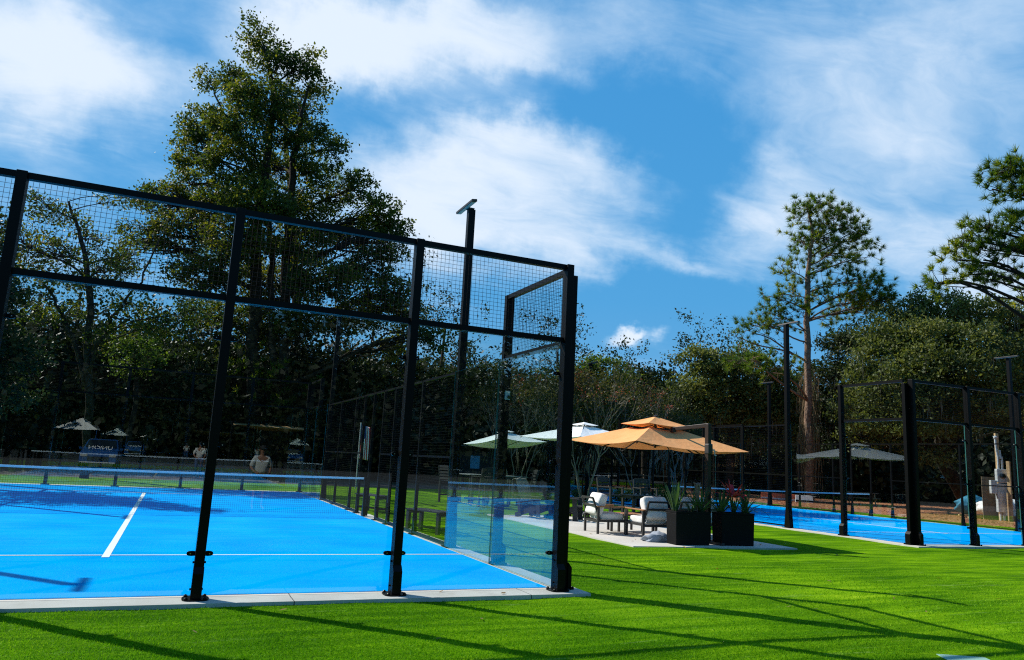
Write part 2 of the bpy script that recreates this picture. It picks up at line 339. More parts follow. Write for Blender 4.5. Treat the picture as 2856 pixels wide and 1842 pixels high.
# ------------------------------------------------------------------ setting: ground
def turf_mat():
    m = bpy.data.materials.new('artificial_turf'); m.use_nodes = True; t = m.node_tree; b = t.nodes['Principled BSDF']
    tcx = N('ShaderNodeTexCoord', t)
    a = N('ShaderNodeTexNoise', t); a.inputs['Scale'].default_value = 48; a.inputs['Detail'].default_value = 5; a.inputs['Roughness'].default_value = .8; L(tcx.outputs['Object'], a.inputs['Vector'], t)
    a2 = N('ShaderNodeTexNoise', t); a2.inputs['Scale'].default_value = .35; a2.inputs['Detail'].default_value = 5; L(tcx.outputs['Object'], a2.inputs['Vector'], t)
    mp_ = N('ShaderNodeMapping', t); mp_.inputs['Rotation'].default_value = (0, 0, .35); mp_.inputs['Scale'].default_value = (.35, 3.2, 1); L(tcx.outputs['Object'], mp_.inputs[0], t)
    a3 = N('ShaderNodeTexNoise', t); a3.inputs['Scale'].default_value = 1.6; a3.inputs['Detail'].default_value = 7; a3.inputs['Roughness'].default_value = .6; L(mp_.outputs[0], a3.inputs['Vector'], t)
    s = M2('ADD', M2('MULTIPLY_ADD', a.outputs['Fac'], 1.9, -.84, nt=t), M2('MULTIPLY_ADD', a2.outputs['Fac'], 1.0, -.42, nt=t), nt=t)
    s = M2('ADD', s, M2('MULTIPLY_ADD', a3.outputs['Fac'], 1.3, -.62, nt=t), nt=t)
    a4 = N('ShaderNodeTexNoise', t); a4.inputs['Scale'].default_value = 2.2; a4.inputs['Detail'].default_value = 9; a4.inputs['Roughness'].default_value = .7; a4.inputs['Distortion'].default_value = .6; L(mp_.outputs[0], a4.inputs['Vector'], t)
    wr = N('ShaderNodeMapRange', t); L(a4.outputs['Fac'], wr.inputs[0], t); wr.inputs[1].default_value = .60; wr.inputs[2].default_value = .74; wr.inputs[3].default_value = 0; wr.inputs[4].default_value = .55
    rp = N('ShaderNodeValToRGB', t); e = rp.color_ramp.elements; e[0].position = 0; e[0].color = (.03, .105, .0008, 1); e[1].position = 1; e[1].color = (.38, .50, .035, 1)
    x = e.new(.42); x.color = (.135, .285, .002, 1); x = e.new(.7); x.color = (.25, .39, .009, 1)
    wm = N('ShaderNodeMixRGB', t); L(wr.outputs[0], wm.inputs[0], t); wm.inputs[2].default_value = (.34, .44, .13, 1)
    L(s, rp.inputs[0], t); L(rp.outputs[0], wm.inputs[1], t); L(wm.outputs[0], b.inputs['Base Color'], t); b.inputs['Roughness'].default_value = .9; b.inputs['Specular IOR Level'].default_value = .02
    bm_ = N('ShaderNodeBump', t); bm_.inputs['Strength'].default_value = .9; bm_.inputs['Distance'].default_value = .012; L(a.outputs['Fac'], bm_.inputs['Height'], t); L(bm_.outputs[0], b.inputs['Normal'], t)
    return m
M['turf'] = turf_mat()
def sheet(name, poly, z, m, kind='structure'):
    me = bpy.data.meshes.new(name); me.from_pydata([(x, y, z) for x, y in poly], [], [tuple(range(len(poly)))]); me.update()
    return tag(link(name, me, m), kind=kind)
sheet('ground', [(-400, -400), (400, -400), (400, 400), (-400, 400)], -.058, mat('rough_ground', (.03, .035, .013), 1, noise=(.6, (.06, .05, .028), 8), bump=(8, .8, .05)))
def lawn_z(x, y):
    return -.036 + .006 * np.sin(x * 1.7 + .6 * np.sin(y * 1.1)) + .005 * np.sin(y * 2.3 + x * .9 + 1.0) + .0025 * np.sin(x * 5.1 - y * 3.7) + .0015 * np.sin(x * 8.3 + y * 7.1)
def lawn():
    xs = np.linspace(-24, 40, 257); ys = np.concatenate([np.linspace(-9.5, 12, 173), np.linspace(12.5, 27.2, 30)]); X_, Y_ = np.meshgrid(xs, ys)
    V = np.stack([X_, Y_, lawn_z(X_, Y_)], -1).reshape(-1, 3); nx = len(xs); i, j = np.meshgrid(np.arange(nx - 1), np.arange(len(ys) - 1)); k = (j * nx + i).ravel(); F = np.stack([k, k + 1, k + nx + 1, k + nx], 1)
    c = V[F].mean(1); lim = np.where(c[:, 0] > 9, 27.2 - (c[:, 0] - 9) * .142, 27.2); lim = np.where(c[:, 0] > 21, 25.5 - (c[:, 0] - 21) * .167, lim); lim = np.where(c[:, 0] > 27, 24.5 - (c[:, 0] - 27) * 1.04, lim)
    F = F[(c[:, 1] < lim) & ~((c[:, 0] > 25.3 + .25 * np.sin(c[:, 1] * .8)) & (c[:, 1] > 1.5))]
    o = fastmesh('lawn', V, F, M['turf']); o.data.polygons.foreach_set('use_smooth', [True] * len(F)); tag(o, kind='structure')
lawn()
sheet('parking_lot', [(-60, -60), (60, -60), (60, -14), (-60, -14)], -.052, mat('asphalt', (.05, .05, .052), .9, noise=(3, (.07, .07, .07), 8)))
M['mulch'] = mat('mulch', (.24, .075, .028), 1, noise=(7, (.46, .20, .09), 9), bump=(9, 1, .08))
sheet('mulch_bed', [(24.5, 1.2), (56, -2), (60, 12), (44, 34), (31, 40), (22, 27), (24.5, 25)], -.049, M['mulch'])
sheet('gravel_strip', [(-30, 27.2), (9, 27.2), (21, 25.5), (22, 27), (24, 31), (-30, 33)], -.047, mat('leaf_litter', (.022, .017, .014), 1, noise=(6, (.08, .06, .05), 9), bump=(9, 1, .06)))
sheet('grass_verge', [(-120, 33), (24, 31), (31, 40), (44, 34), (56, 0), (140, 0), (140, 140), (-120, 140)], -.05, mat('meadow', (.014, .03, .006), 1, noise=(1.2, (.035, .045, .012), 8), bump=(10, 1, .05)))

def lone_mulch():
    "loose bark chips on the bed by the far court"
    n = 16000; P = np.stack([rng.uniform(23, 44, n), rng.uniform(0, 34, n)], 1)
    k = (P[:, 0] > 25.3) & (P[:, 1] > 1.5)
    P = P[k]; n = len(P); a = rng.uniform(0, PI, n); l = rng.uniform(.03, .09, n); w = l * .35
    d = np.stack([np.cos(a), np.sin(a), rng.uniform(-.3, .3, n)], 1) * l[:, None]; s = np.stack([-np.sin(a), np.cos(a), rng.uniform(-.3, .3, n)], 1) * w[:, None]
    c = np.column_stack([P, np.full(n, -.03)]); V = np.stack([c - d, c + s, c + d, c - s], 1).reshape(-1, 3); F = np.arange(4 * n).reshape(-1, 4)
    o = fastmesh('bark_chips', V, F, leaf_mat('bark_chip', (.20, .06, .02), (.40, .15, .06), (.60, .32, .14), mix=.0)); tag(o, 'loose brown bark chips scattered over the mulch bed', 'mulch', kind='stuff')
lone_mulch()

def blue_mat():
    m = bpy.data.materials.new('blue_court'); m.use_nodes = True; t = m.node_tree; b = t.nodes['Principled BSDF']; tcx = N('ShaderNodeTexCoord', t)
    a = N('ShaderNodeTexNoise', t); a.inputs['Scale'].default_value = 70; a.inputs['Detail'].default_value = 5; a.inputs['Roughness'].default_value = .8; L(tcx.outputs['Object'], a.inputs['Vector'], t)
    a2 = N('ShaderNodeTexNoise', t); a2.inputs['Scale'].default_value = .8; a2.inputs['Detail'].default_value = 6; L(tcx.outputs['Object'], a2.inputs['Vector'], t)
    s = M2('ADD', M2('MULTIPLY_ADD', a.outputs['Fac'], 1.9, -.90, nt=t), M2('MULTIPLY', a2.outputs['Fac'], .9, nt=t), nt=t)
    rp = N('ShaderNodeValToRGB', t); e = rp.color_ramp.elements; e[0].position = .1; e[0].color = (.0, .23, .70, 1); e[1].position = .9; e[1].color = (.0, .42, .92, 1)
    L(s, rp.inputs[0], t); L(rp.outputs[0], b.inputs['Base Color'], t); b.inputs['Roughness'].default_value = .95; b.inputs['Specular IOR Level'].default_value = .0
    bm_ = N('ShaderNodeBump', t); bm_.inputs['Strength'].default_value = .5; bm_.inputs['Distance'].default_value = .006; L(a.outputs['Fac'], bm_.inputs['Height'], t); L(bm_.outputs[0], b.inputs['Normal'], t)
    return m
M['blue'] = blue_mat()

def place(o, loc, rz): o.location = loc; o.rotation_euler = (0, 0, rz)
def prism(name, poly, z0, z1, m, kind='structure'):
    n = len(poly); V = [(x, y, z0) for x, y in poly] + [(x, y, z1) for x, y in poly]
    F = [tuple(range(n))[::-1], tuple(range(n, 2 * n))] + [(i, (i + 1) % n, n + (i + 1) % n, n + i) for i in range(n)]
    me = bpy.data.meshes.new(name); me.from_pydata(V, [], F); me.update(); return tag(link(name, me, m), kind=kind)

# ------------------------------------------------------------------ padel courts
def wires(horiz_axis, u0, u1, z0, z1, fixed, sp=.05, r=.0022):
    """grid of welded wires as thin 3-sided rods: horiz_axis 0 -> panel runs in x at y=fixed; 1 -> in y at x=fixed"""
    nu = max(1, round((u1 - u0) / sp)); nz = max(1, round((z1 - z0) / sp))
    segs = [((u, z0), (u, z1), 0) for u in np.linspace(u0, u1, nu + 1)[1:-1]] + [((u0, z), (u1, z), 1) for z in np.linspace(z0, z1, nz + 1)[1:-1]]
    V = []; F = []; k = 0
    for (a, b, hz) in segs:
        for p in (a, b):
            for j in range(3):
                an = 2 * PI * j / 3 + .5; s_ = r * math.cos(an); w_ = r * math.sin(an)
                u = p[0] + (0 if hz else s_); z = p[1] + (s_ if hz else 0); f = fixed + w_ + (.0045 if hz else 0)
                V.append((u, f, z) if horiz_axis == 0 else (f, u, z))
        F += [(k + j, k + (j + 1) % 3, k + 3 + (j + 1) % 3, k + 3 + j) for j in range(3)]; k += 6
    return V, F
NC = [0]
def court(origin, rz, side, lab):
    """court floor spans local x 0..10, y 0..20; 'side' words used in the label"""
    T = Matrix.Translation(Vector(origin)) @ Matrix.Rotation(rz, 4, 'Z')
    ob = prism('concrete_kerb', [(-.32, -.37), (10.32, -.37), (10.32, 20.37), (-.32, 20.37)], -.3, 0, M['concrete']); place(ob, origin, rz)
    ob.location.z = 0
    fl = sheet('court_surface', [(.03, .06), (9.97, .06), (9.97, 19.94), (.03, 19.94)], .004, M['blue']); place(fl, origin, rz)
    mk = MB()
    for (x0, x1, y0, y1) in ((0.0, 10, 3.03, 3.08), (0.0, 10, 16.92, 16.97), (4.955, 5.045, 2.85, 3.03), (4.955, 5.045, 3.08, 16.92), (4.955, 5.045, 16.97, 17.15)):
        mk.add([(x0, y0, .008), (x1, y0, .008), (x1, y1, .008), (x0, y1, .008)], [(0, 1, 2, 3)])
    ml = mk.build('court_markings', M['white']); tag(ml, kind='structure'); place(ml, origin, rz)
    enc = empty('court_enclosure', origin, rz, lab, 'court enclosure')
    B = M['black']
    def post(x, y, h, ax, sgn, corner=False, clamp=True):
        """ax 0: wall runs along x (post stands behind it, at -sgn in y); 1: wall along y"""
        m = MB(); o = .107 * sgn
        cx_, cy_ = (x, y - o) if ax == 0 else (x - o, y)
        w, d = (.092, .13) if ax == 0 else (.13, .092)
        m.b2(cx_ - w / 2, cx_ + w / 2, cy_ - d / 2, cy_ + d / 2, .012, h)
        # lower gusset box with a chamfered shoulder, on the outer side
        go = -.0895 * sgn
        gx, gy = (cx_, cy_ + go) if ax == 0 else (cx_ + go, cy_)
        a_, b_ = w / 2 + .004, .05 / 2
        if ax == 0: P = lambda s_, z_, q: [(gx - a_ * 1, gy - b_ * q * 1, z_)]
        pts = []
        for (z_, q) in ((.012, 1), (.25, 1), (.31, 0)):
            if ax == 0:
                yi = gy + .025 * sgn; yo = gy - .025 * sgn if q else yi - .004 * sgn
                pts.append([(gx - a_, yi, z_), (gx + a_, yi, z_), (gx + a_, yo, z_), (gx - a_, yo, z_)])
            else:
                xi = gx + .025 * sgn; xo = gx - .025 * sgn if q else xi - .004 * sgn
                pts.append([(xi, gy - a_, z_), (xi, gy + a_, z_), (xo, gy + a_, z_), (xo, gy - a_, z_)])
        for i in (0, 1): m.hexa([*pts[i], *pts[i + 1]])
        po = m.build('post', B, enc, bevel=.004)
        # base plate with bolts
        bp = MB(); bx, by = (cx_, cy_ + go * .35) if ax == 0 else (cx_ + go * .35, cy_)
        n = 10; pw, ph = .125, .125
        rim = [(bx + pw * math.copysign(abs(math.cos(a)) ** .6, math.cos(a)), by + ph * math.copysign(abs(math.sin(a)) ** .6, math.sin(a)), z) for z in (.001, .013) for a in np.linspace(0, 2 * PI, 16, endpoint=False)]
        bp.add(rim, [tuple(range(16))[::-1], tuple(range(16, 32))] + [(i, (i + 1) % 16, 16 + (i + 1) % 16, 16 + i) for i in range(16)])
        for i in (-1, 1):
            for j in (-1, 1):
                bp.tube([(bx + i * .088, by + j * .088, .012), (bx + i * .088, by + j * .088, .024), (bx + i * .088, by + j * .088, .034)], [.018, .018, .008], 8)
        bp.build('base_plate', B, po)
        if clamp:
            near = (ax == 0 and y < 10) or (ax == 1 and y < 5)
            for cz in (.42, 1.5, 2.60):
                for k_ in (-1, 1):
                    if corner and ax == 0 and k_ == corner: continue
                    c = MB(); n = 12; cen = k_ * .075; ring = []
                    for q in (0, 1):
                        for a in np.linspace(0, 2 * PI, n, endpoint=False):
                            u = cen + .05 * math.copysign(abs(math.cos(a)) ** .7, math.cos(a)); z = cz + .024 * math.sin(a); f_ = (-.014 - .03 * q) * sgn
                            ring.append((x + u, y + f_, z) if ax == 0 else (x + f_, y + u, z))
                    c.add(ring, [tuple(range(n)), tuple(range(n, 2 * n))[::-1]] + [(i, (i + 1) % n, n + (i + 1) % n, n + i) for i in range(n)])
                    c.build('clamp', B, po)
                    if near:
                        a0 = (x + k_ * .09, y - .042 * sgn, cz) if ax == 0 else (x - .042 * sgn, y + k_ * .09, cz)
                        a1 = (x + k_ * .09, y - .054 * sgn, cz) if ax == 0 else (x - .054 * sgn, y + k_ * .09, cz)
                        MB().tube([a0, a1], [.009, .006], 8).build('bolt', M['bolt'], po)
            if near:
                for cz in (.09, .345):
                    for k_ in (-1, 1):
                        MB().cyl(*( [(cx_ + k_ * .036, cy_, cz), (cx_ + k_ * .062, cy_, cz)] if ax == 0 else [(cx_, cy_ + k_ * .036, cz), (cx_, cy_ + k_ * .062, cz)] ), .011, 8).build('side_bolt', B, po)
        return po
    def gpanel(ax, u0, u1, z0, z1, f):
        m = MB(); g = .012
        u0 += .006; u1 -= .006
        V = [(u0, f - g / 2, z0), (u1, f - g / 2, z0), (u1, f + g / 2, z0), (u0, f + g / 2, z0), (u0, f - g / 2, z1), (u1, f - g / 2, z1), (u1, f + g / 2, z1), (u0, f + g / 2, z1)]
        if ax == 1: V = [(b_, a_, c_) for a_, b_, c_ in V]
        m.hexa(V); o = m.build('glass_panel', [M['glass'], M['glassedge']], enc)
        for p in o.data.polygons:
            nrm = p.normal; big = abs(nrm[1]) > .9 if ax == 0 else abs(nrm[0]) > .9
            p.material_index = 0 if big else 1
        return o
    def mesh(ax, u0, u1, z0, z1, f):
        V, F = wires(ax, u0, u1, z0, z1, f); m = MB(); m.add(V, F); return m.build('mesh_panel', M['wire'], enc)
    def rail(ax, u0, u1, z, f, h=.06, d=.05, name='rail'):
        m = MB()
        if ax == 0: m.b2(u0, u1, f - d / 2, f + d / 2, z - h / 2, z + h / 2)
        else: m.b2(f - d / 2, f + d / 2, u0, u1, z - h / 2, z + h / 2)
        return m.build(name, B, enc)
    # end walls: 5 glass panes 2 x 3 m, 1 m of mesh above
    for (yf, sg) in ((0, 1), (20, -1)):
        for i in range(6):
            post(i * 2, yf, 4.0, 0, sg, corner=(-1 if i == 0 else (1 if i == 5 else 0)))
        for i in range(5):
            gpanel(0, i * 2, i * 2 + 2, .02, 2.99, yf)
            mesh(0, i * 2 + .04, i * 2 + 1.96, 3.05, 3.93, yf - .07 * sg)
            rail(0, i * 2 + .046, i * 2 + 2 - .046, 3.97, yf - .09 * sg, .065, .07); rail(0, i * 2 + .046, i * 2 + 2 - .046, 3.02, yf - .09 * sg, .065, .07)
    # side walls
    for (xf, sg) in ((0, 1), (10, -1)):
        for y in (0, 20): post(xf, y, 3.9, 1, sg, clamp=False)
        for y in (2, 18): post(xf, y, 4.0, 1, sg)
        for (ya, yb) in ((0, 2), (2, 4), (16, 18), (18, 20)): gpanel(1, ya + .01, yb - .01, .02, 2.99, xf)
        for (ya, yb) in ((0, 2), (18, 20)):
            mesh(1, ya + .04, yb - .04, 3.05, 3.93, xf - .07 * sg); rail(1, ya + .046, yb - .046, 3.97, xf - .09 * sg, .065, .07); rail(1, ya + .046, yb - .046, 3.02, xf - .09 * sg, .065, .07)
        for y in (4, 16): post(xf, y, 3.05 , 1, sg) if False else None
        for (ya, yb) in ((4, 6), (6, 8), (8, 9), (11, 12), (12, 14), (14, 16)):
            mesh(1, ya + .04, yb - .04, .06, 2.95, xf - .05 * sg)
            for z in (.05, 1.5, 2.97): rail(1, ya + .03, yb - .03, z, xf - .05 * sg, .04, .04)
        for y in (6, 8, 9, 11, 12, 14): 
            m = MB(); xx = xf - .07 * sg
            m.b2(xx - .03, xx + .03, y - .03, y + .03, .012, 2.99)
            # splayed foot
            m.hexa([(xx - .03, y - .08, .012), (xx + .03, y - .08, .012), (xx + .03, y + .08, .012), (xx - .03, y + .08, .012), (xx - .03, y - .031, .45), (xx + .03, y - .031, .45), (xx + .03, y + .031, .45), (xx - .03, y + .031, .45)])
            po = m.build('post', B, enc)
            MB().b2(xx - .09, xx + .09, y - .11, y + .11, .001, .012).build('base_plate', B, po)
        rail(1, 9.03, 10.97, 2.97, xf - .05 * sg, .05, .05, 'door_lintel')
        m = MB(); xx = xf - .07 * sg; m.b2(xx - .03, xx + .03, 9.97, 10.03, .012, 2.94); m.build('post', B, enc)
    # floodlights
    W3 = T
    for (x, sg) in ((0, 1), (10, -1)):
        for y in (4, 16):
            NC[0] += 1
            yl = y if (side == '2' or x == 10) else {4: 6.05, 16: 13.95}[y]
            p = T @ Vector((x - (.11 if yl == y else .19) * sg, yl, 0))
            end = 'near' if y == 4 else 'far'
            e = empty('floodlight_pole', p, rz, None, 'floodlight')
            fl_lab = {'1': {(0, 4): 'black floodlight pole whose lamp throws the hooked shadow on the near blue court', (0, 16): 'tall black floodlight pole at the far left of the near court',
                            (10, 4): 'tallest black floodlight pole, rising behind the near court corner with a tilted bar lamp', (10, 16): 'thin black floodlight pole seen through the near glass in front of the tall oak'},
                      '2': {(0, 4): 'black floodlight pole between the planters and the far court, in front of the pine', (0, 16): 'black floodlight pole rising behind the white umbrellas',
                            (10, 4): 'black floodlight pole at the right edge in front of the live oak', (10, 16): 'small distant floodlight pole half hidden left of the pine trunk'}}[side][(x, y)]
            e['label'] = fl_lab
            m = MB(); m.box((0, 0, 3.0), (.13, .11, 5.976)); m.build('pole', B, e, bevel=.005)
            m = MB(); m.hexa([(-.068, -.11, .014), (.068, -.11, .014), (.068, .11, .014), (-.068, .11, .014), (-.068, -.058, .55), (.068, -.058, .55), (.068, .058, .55), (-.068, .058, .55)]); m.build('foot_gusset', B, e)
            MB().box((0, 0, .0075), (.24, .28, .013)).build('base_plate', B, e)
            m = MB(); m.box((.10 * sg, 0, 6.03), (.10, .84, .045), ry=.15 * sg); m.box((.02 * sg, 0, 6.0), (.12, .14, .02)); hd = m.build('lamp_head', M['char'], e, bevel=.006)
            m = MB(); m.box((.10 * sg + .0, 0, 6.004), (.07, .76, .012), ry=.15 * sg); m.build('lens', mat('lamp_lens', (.5, .5, .48), .3) if 'lens' not in M else M['lens'], hd)
            for (yy) in ((4, 4),): pass
    # net
    net = empty('court_net', T @ Vector((5, 10, 0)), rz, {'1': 'long black net with white top tape across the near blue court', '2': 'black net with white top tape across the far blue court behind the planters'}[side], 'net')
    V, F = wires(0, -4.98, 4.98, .02, .86, 0, sp=.045, r=.0019); m = MB(); m.add(V, F); nm = m.build('net_mesh', M['wire'], net)
    m = MB(); n = 24
    zs = [.90 - .03 * (1 - (2 * i / n - 1) ** 2) for i in range(n + 1)]
    for i in range(n):
        a = -4.95 + 9.9 * i / n; b_ = -4.95 + 9.9 * (i + 1) / n
        m.hexa([(a, -.008, zs[i] - .026), (b_, -.008, zs[i + 1] - .026), (b_, .008, zs[i + 1] - .026), (a, .008, zs[i] - .026), (a, -.008, zs[i] + .02), (b_, -.008, zs[i + 1] + .02), (b_, .008, zs[i + 1] + .02), (a, .008, zs[i] + .02)])
    m.build('tape', M['tape'], net)
    for s_ in (-1, 1):
        m = MB(); m.b2(s_ * 5.0 - .03, s_ * 5.0 + .03, -.03, .03, .01, .93); m.hexa([(s_ * 5 - .031, -.10, .009), (s_ * 5 + .031, -.10, .009), (s_ * 5 + .031, .10, .009), (s_ * 5 - .031, .10, .009), (s_ * 5 - .031, -.031, .3), (s_ * 5 + .031, -.031, .3), (s_ * 5 + .031, .031, .3), (s_ * 5 - .031, .031, .3)])
        m.build('net_post', B, net)
    return enc
M['lens'] = mat('lamp_lens', (.5, .5, .48), .3)
court((-10, 0, 0), 0, '1', 'glass and black mesh enclosure of the near blue court with a corner at the lawn')
C2 = (12.2, 4.62, 0); RZ2 = -.012
court(C2, RZ2, '2', 'glass and black mesh enclosure of the far blue court at the right')
# patio slab
prism('patio_slab', [(3.98, 4.3), (7.85, 3.98), (8.0, 11.4), (3.9, 11.6)], -.2, -.012, M['slab'])
# drain cover in the lawn
d = empty('drain_cover', (2.25, -3.66, -.05), -.5, 'pale green plastic valve box lid set in the lawn at the bottom right', 'drain cover')
MB().box((0, 0, .006), (.42, .3, .02)).build('lid', mat('lid_green', (.22, .38, .30), .7), d, bevel=.004)
MB().box((0, 0, .0), (.50, .38, .015)).build('frame', mat('frame_green', (.08, .14, .10), .8), d, bevel=.004)


# ------------------------------------------------------------------ furniture and umbrellas
ZS = -.012      # top of the patio slab
ZT = -.036       # top of the lawn
def rbox_mesh(c, d, r=.04, seg=4, puff=0.0, rz=0, rx=0, wr=0, seed=1):
    "soft cushion: subdivided rounded box with slight puff and wrinkles; returns verts, faces"
    nx, ny, nz = 12, 12, 6
    import bmesh
    bm = bmesh.new(); bmesh.ops.create_cube(bm, size=1)
    bmesh.ops.subdivide_edges(bm, edges=bm.edges[:], cuts=9, use_grid_fill=True)
    rs = np.random.default_rng(seed)
    for v in bm.verts:
        p = np.array(v.co) * 2
        e = .84; q = np.sign(p) * np.abs(p)
        # superellipsoid rounding near the edges
        n6 = (abs(p[0]) ** 8 + abs(p[1]) ** 8 + abs(p[2]) ** 8) ** (1 / 8)
        p = p / n6
        pf = puff * (1 - p[0] ** 2) * (1 - p[1] ** 2)
        p = p * np.array(d) / 2 + np.array((0, 0, np.sign(p[2]) * pf))
        if wr:
            edge = max(abs(p[0]) / (d[0] / 2), abs(p[1]) / (d[1] / 2))
            p[2] += wr * math.sin(p[0] * 40 + seed) * (edge > .8) * .5; p[0] += wr * .6 * math.sin(p[2] * 60 + p[1] * 31)
        v.co = p
    R = Matrix.Rotation(rz, 4, 'Z') @ Matrix.Rotation(rx, 4, 'X')
    bm.transform(Matrix.Translation(c) @ R); bm.verts.ensure_lookup_table()
    V = [tuple(v.co) for v in bm.verts]; F = [tuple(v.index for v in f.verts) for f in bm.faces]; bm.free(); return V, F
def cushion(name, c, d, m, parent, **k):
    V, F = rbox_mesh(c, d, **k); b = MB(); b.add(V, F); return b.build(name, m, parent, smooth=True)

def lounge_chair(loc, rz, label, w=.70, n=1):
    "front of the chair faces local -y ... +y is where the sitter looks"
    e = empty('lounge_chair' if n == 1 else 'outdoor_sofa', loc, rz, label, 'lounge chair' if n == 1 else 'sofa', 'pale cushioned lounge seats on the patio')
    A = M['char']; W2 = w * n / 2 + .0
    for sx in (-1, 1):
        for (y, h) in ((.34, .565), (-.34, .585)):
            MB().box((sx * W2, y, h / 2), (.055, .045, h)).build('leg', A, e, bevel=.004)
        MB().box((sx * W2, .0, .60), (.062, .76, .028)).build('armrest', M['teak'], e, bevel=.006)
    f = MB(); f.box((0, .335, .30), (2 * W2 - .056, .04, .055)); f.build('front_rail', A, e)
    MB().box((0, -.335, .27), (2 * W2 - .056, .04, .055)).build('rear_rail', A, e)
    for sx in (-1, 1): MB().box((sx * W2, 0, .285), (.04, .635, .05)).build('side_rail', A, e)
    # raked back frame with three flat bars
    bk = MB()
    def P(u, t): return (u, -.30 - .16 * t, .36 + .42 * t)
    for sx in (-1, 1): bk.bar(P(sx * (W2 - .05), -.22), P(sx * (W2 - .05), 1), .035, .04)
    for t in (1, .62, .22): bk.bar(P(-(W2 - .05), t), P(W2 - .05, t), .03, .045)
    bk.build('back_frame', A, e, bevel=.003)
    for i in range(n):
        x = (i - (n - 1) / 2) * w
        cushion('seat_cushion', (x, .03, .375), (w - .07, .62, .15), M['cushion'], e, puff=.02, seed=i + 1)
        cushion('back_cushion', (x, -.235, .635), (w - .09, .50, .19), M['cushion'], e, puff=.045, rx=math.radians(70), wr=.008, seed=i + 3)
    for sx in (-1, 1):
        t = MB(); t.tube([P(sx * (W2 - .06), .1), (sx * (W2 - .02), -.40, .42), (sx * (W2 - .03), -.42, .36), (sx * (W2 + .01), -.41, .33)], .005, 5); t.build('cushion_tie', M['cushion'], e)
    return e
lounge_chair((4.88, 6.85, ZS), -PI / 2 - .10, 'pale cushioned lounge chair with teak arms facing right, nearest the steel corner post')
lounge_chair((5.47, 5.98, ZS), -.02, 'pale cushioned lounge chair seen from behind, beside the left black planter', w=.70)
lounge_chair((6.85, 6.4, ZS), .12, 'wide pale cushioned sofa mostly hidden behind the spiky planters', w=.66, n=2)
lounge_chair((6.35, 9.4, ZS), PI, 'pale lounge chair at the back of the patio facing the camera', w=.7) if False else None
# low table between them
e = empty('coffee_table', (5.75, 7.35, ZS), .05, 'low dark coffee table with a wooden top between the lounge chairs', 'table')
m = MB(); [m.box((x, 0, .40), (.085, .55, .022)) for x in np.linspace(-.36, .36, 9)]; m.build('table_top', M['teak'], e, bevel=.003)
MB().box((0, 0, .375), (.78, .5, .026)).build('apron', M['char'], e)
for sx in (-1, 1):
    for sy in (-1, 1): MB().box((sx * .34, sy * .22, .18), (.045, .045, .362)).build('leg', M['char'], e)
# crumpled grey cover on the slab
V, F = rbox_mesh((0, 0, .09), (.66, .42, .18), puff=.05, wr=.0, seed=5)
V = [(x + .03 * math.sin(z * 30 + y * 14), y + .03 * math.sin(x * 16), max(.002, z * (1 - .7 * (x / .42) ** 2) + (z > .08) * (.03 * math.sin(x * 14 + y * 9) + .012 * math.sin(x * 33 - y * 21)))) for x, y, z in V]
b = MB(); b.add(V, F); g = b.build('folded_cover', M['greybag'], None, smooth=True); place(g, (5.02, 5.02, ZS), .1); g.location = (5.08 + .02, 5.12, ZS); g.scale = (.9, .8, .85)
tag(g, 'crumpled grey fabric cover lying on the slab behind the left planter', 'cover')

# planters
def blades(n, L_, w, spread, seed, base_r=.06, droop=.5, m='strap'):
    r = np.random.default_rng(seed); V = []; F = []; k = 0
    for i in range(n):
        a = r.uniform(0, 2 * PI); tilt = r.uniform(.05, spread); l = L_ * r.uniform(.65, 1.1); dr = droop * tilt * r.uniform(.3, 1.3); seg = 6
        p = np.array([base_r * math.cos(a), base_r * math.sin(a), 0.]) * r.uniform(.1, 1); ang = tilt; sd = np.array([-math.sin(a), math.cos(a), 0])
        for s in range(seg + 1):
            t = s / seg; ww = w * (.55 + 1.1 * t) * (1 - t) ** .55 if t < 1 else 0
            V += [tuple(p - sd * ww / 2 + np.array([0, 0, ww * .15])), tuple(p - np.array([0, 0, 0])), tuple(p + sd * ww / 2 + np.array([0, 0, ww * .15]))]
            if s < seg:
                F += [(k, k + 1, k + 4, k + 3), (k + 1, k + 2, k + 5, k + 4)]
            k += 3
            d_ = np.array([math.cos(a) * math.sin(ang), math.sin(a) * math.sin(ang), math.cos(ang)]); p = p + d_ * l / seg; ang += dr / seg * 2.2
    return V, F
def planter(loc, rz, d, label, plants):
    e = empty('planter', loc, rz, label, 'planter', 'black planters along the patio edge')
    x, y, z = d; b = MB()
    # tapered rectangular tub with a rolled rim
    for (x0, y0, z0, x1, y1, z1) in ((x / 2 - .012, y / 2 - .012, 0, x / 2, y / 2, z - .03),):
        P = [(-x0, -y0, z0), (x0, -y0, z0), (x0, y0, z0), (-x0, y0, z0), (-x1, -y1, z1), (x1, -y1, z1), (x1, y1, z1), (-x1, y1, z1)]; b.hexa(P)
    b.build('tub', M['planter'], e, bevel=.012)
    r = MB()
    for sx in (-1, 1): r.box((sx * (x / 2 - .014), 0, z - .01), (.036, y + .008, .039))
    for sy in (-1, 1): r.box((0, sy * (y / 2 - .014), z - .01), (x - .066, .036, .039))
    r.build('rim', M['planter'], e, bevel=.004)
    MB().box((0, 0, z - .02), (x - .07, y - .07, .02)).build('soil', M['soil'], e)
    for (px, py, n, l, w, sp, sd, mm, dr, nm, lb, hz) in plants:
        V, F = blades(n, l, w, sp, sd, droop=dr); bb = MB(); bb.add(V, F); o = bb.build(nm, M[mm], None)
        o.matrix_world = e_mat(loc, rz) @ Matrix.Translation((px, py, z - .02 + hz)); tag(o, lb, 'plant', 'strappy plants in the black planters')
    return e
def e_mat(loc, rz): return Matrix.Translation(loc) @ Matrix.Rotation(rz, 4, 'Z')
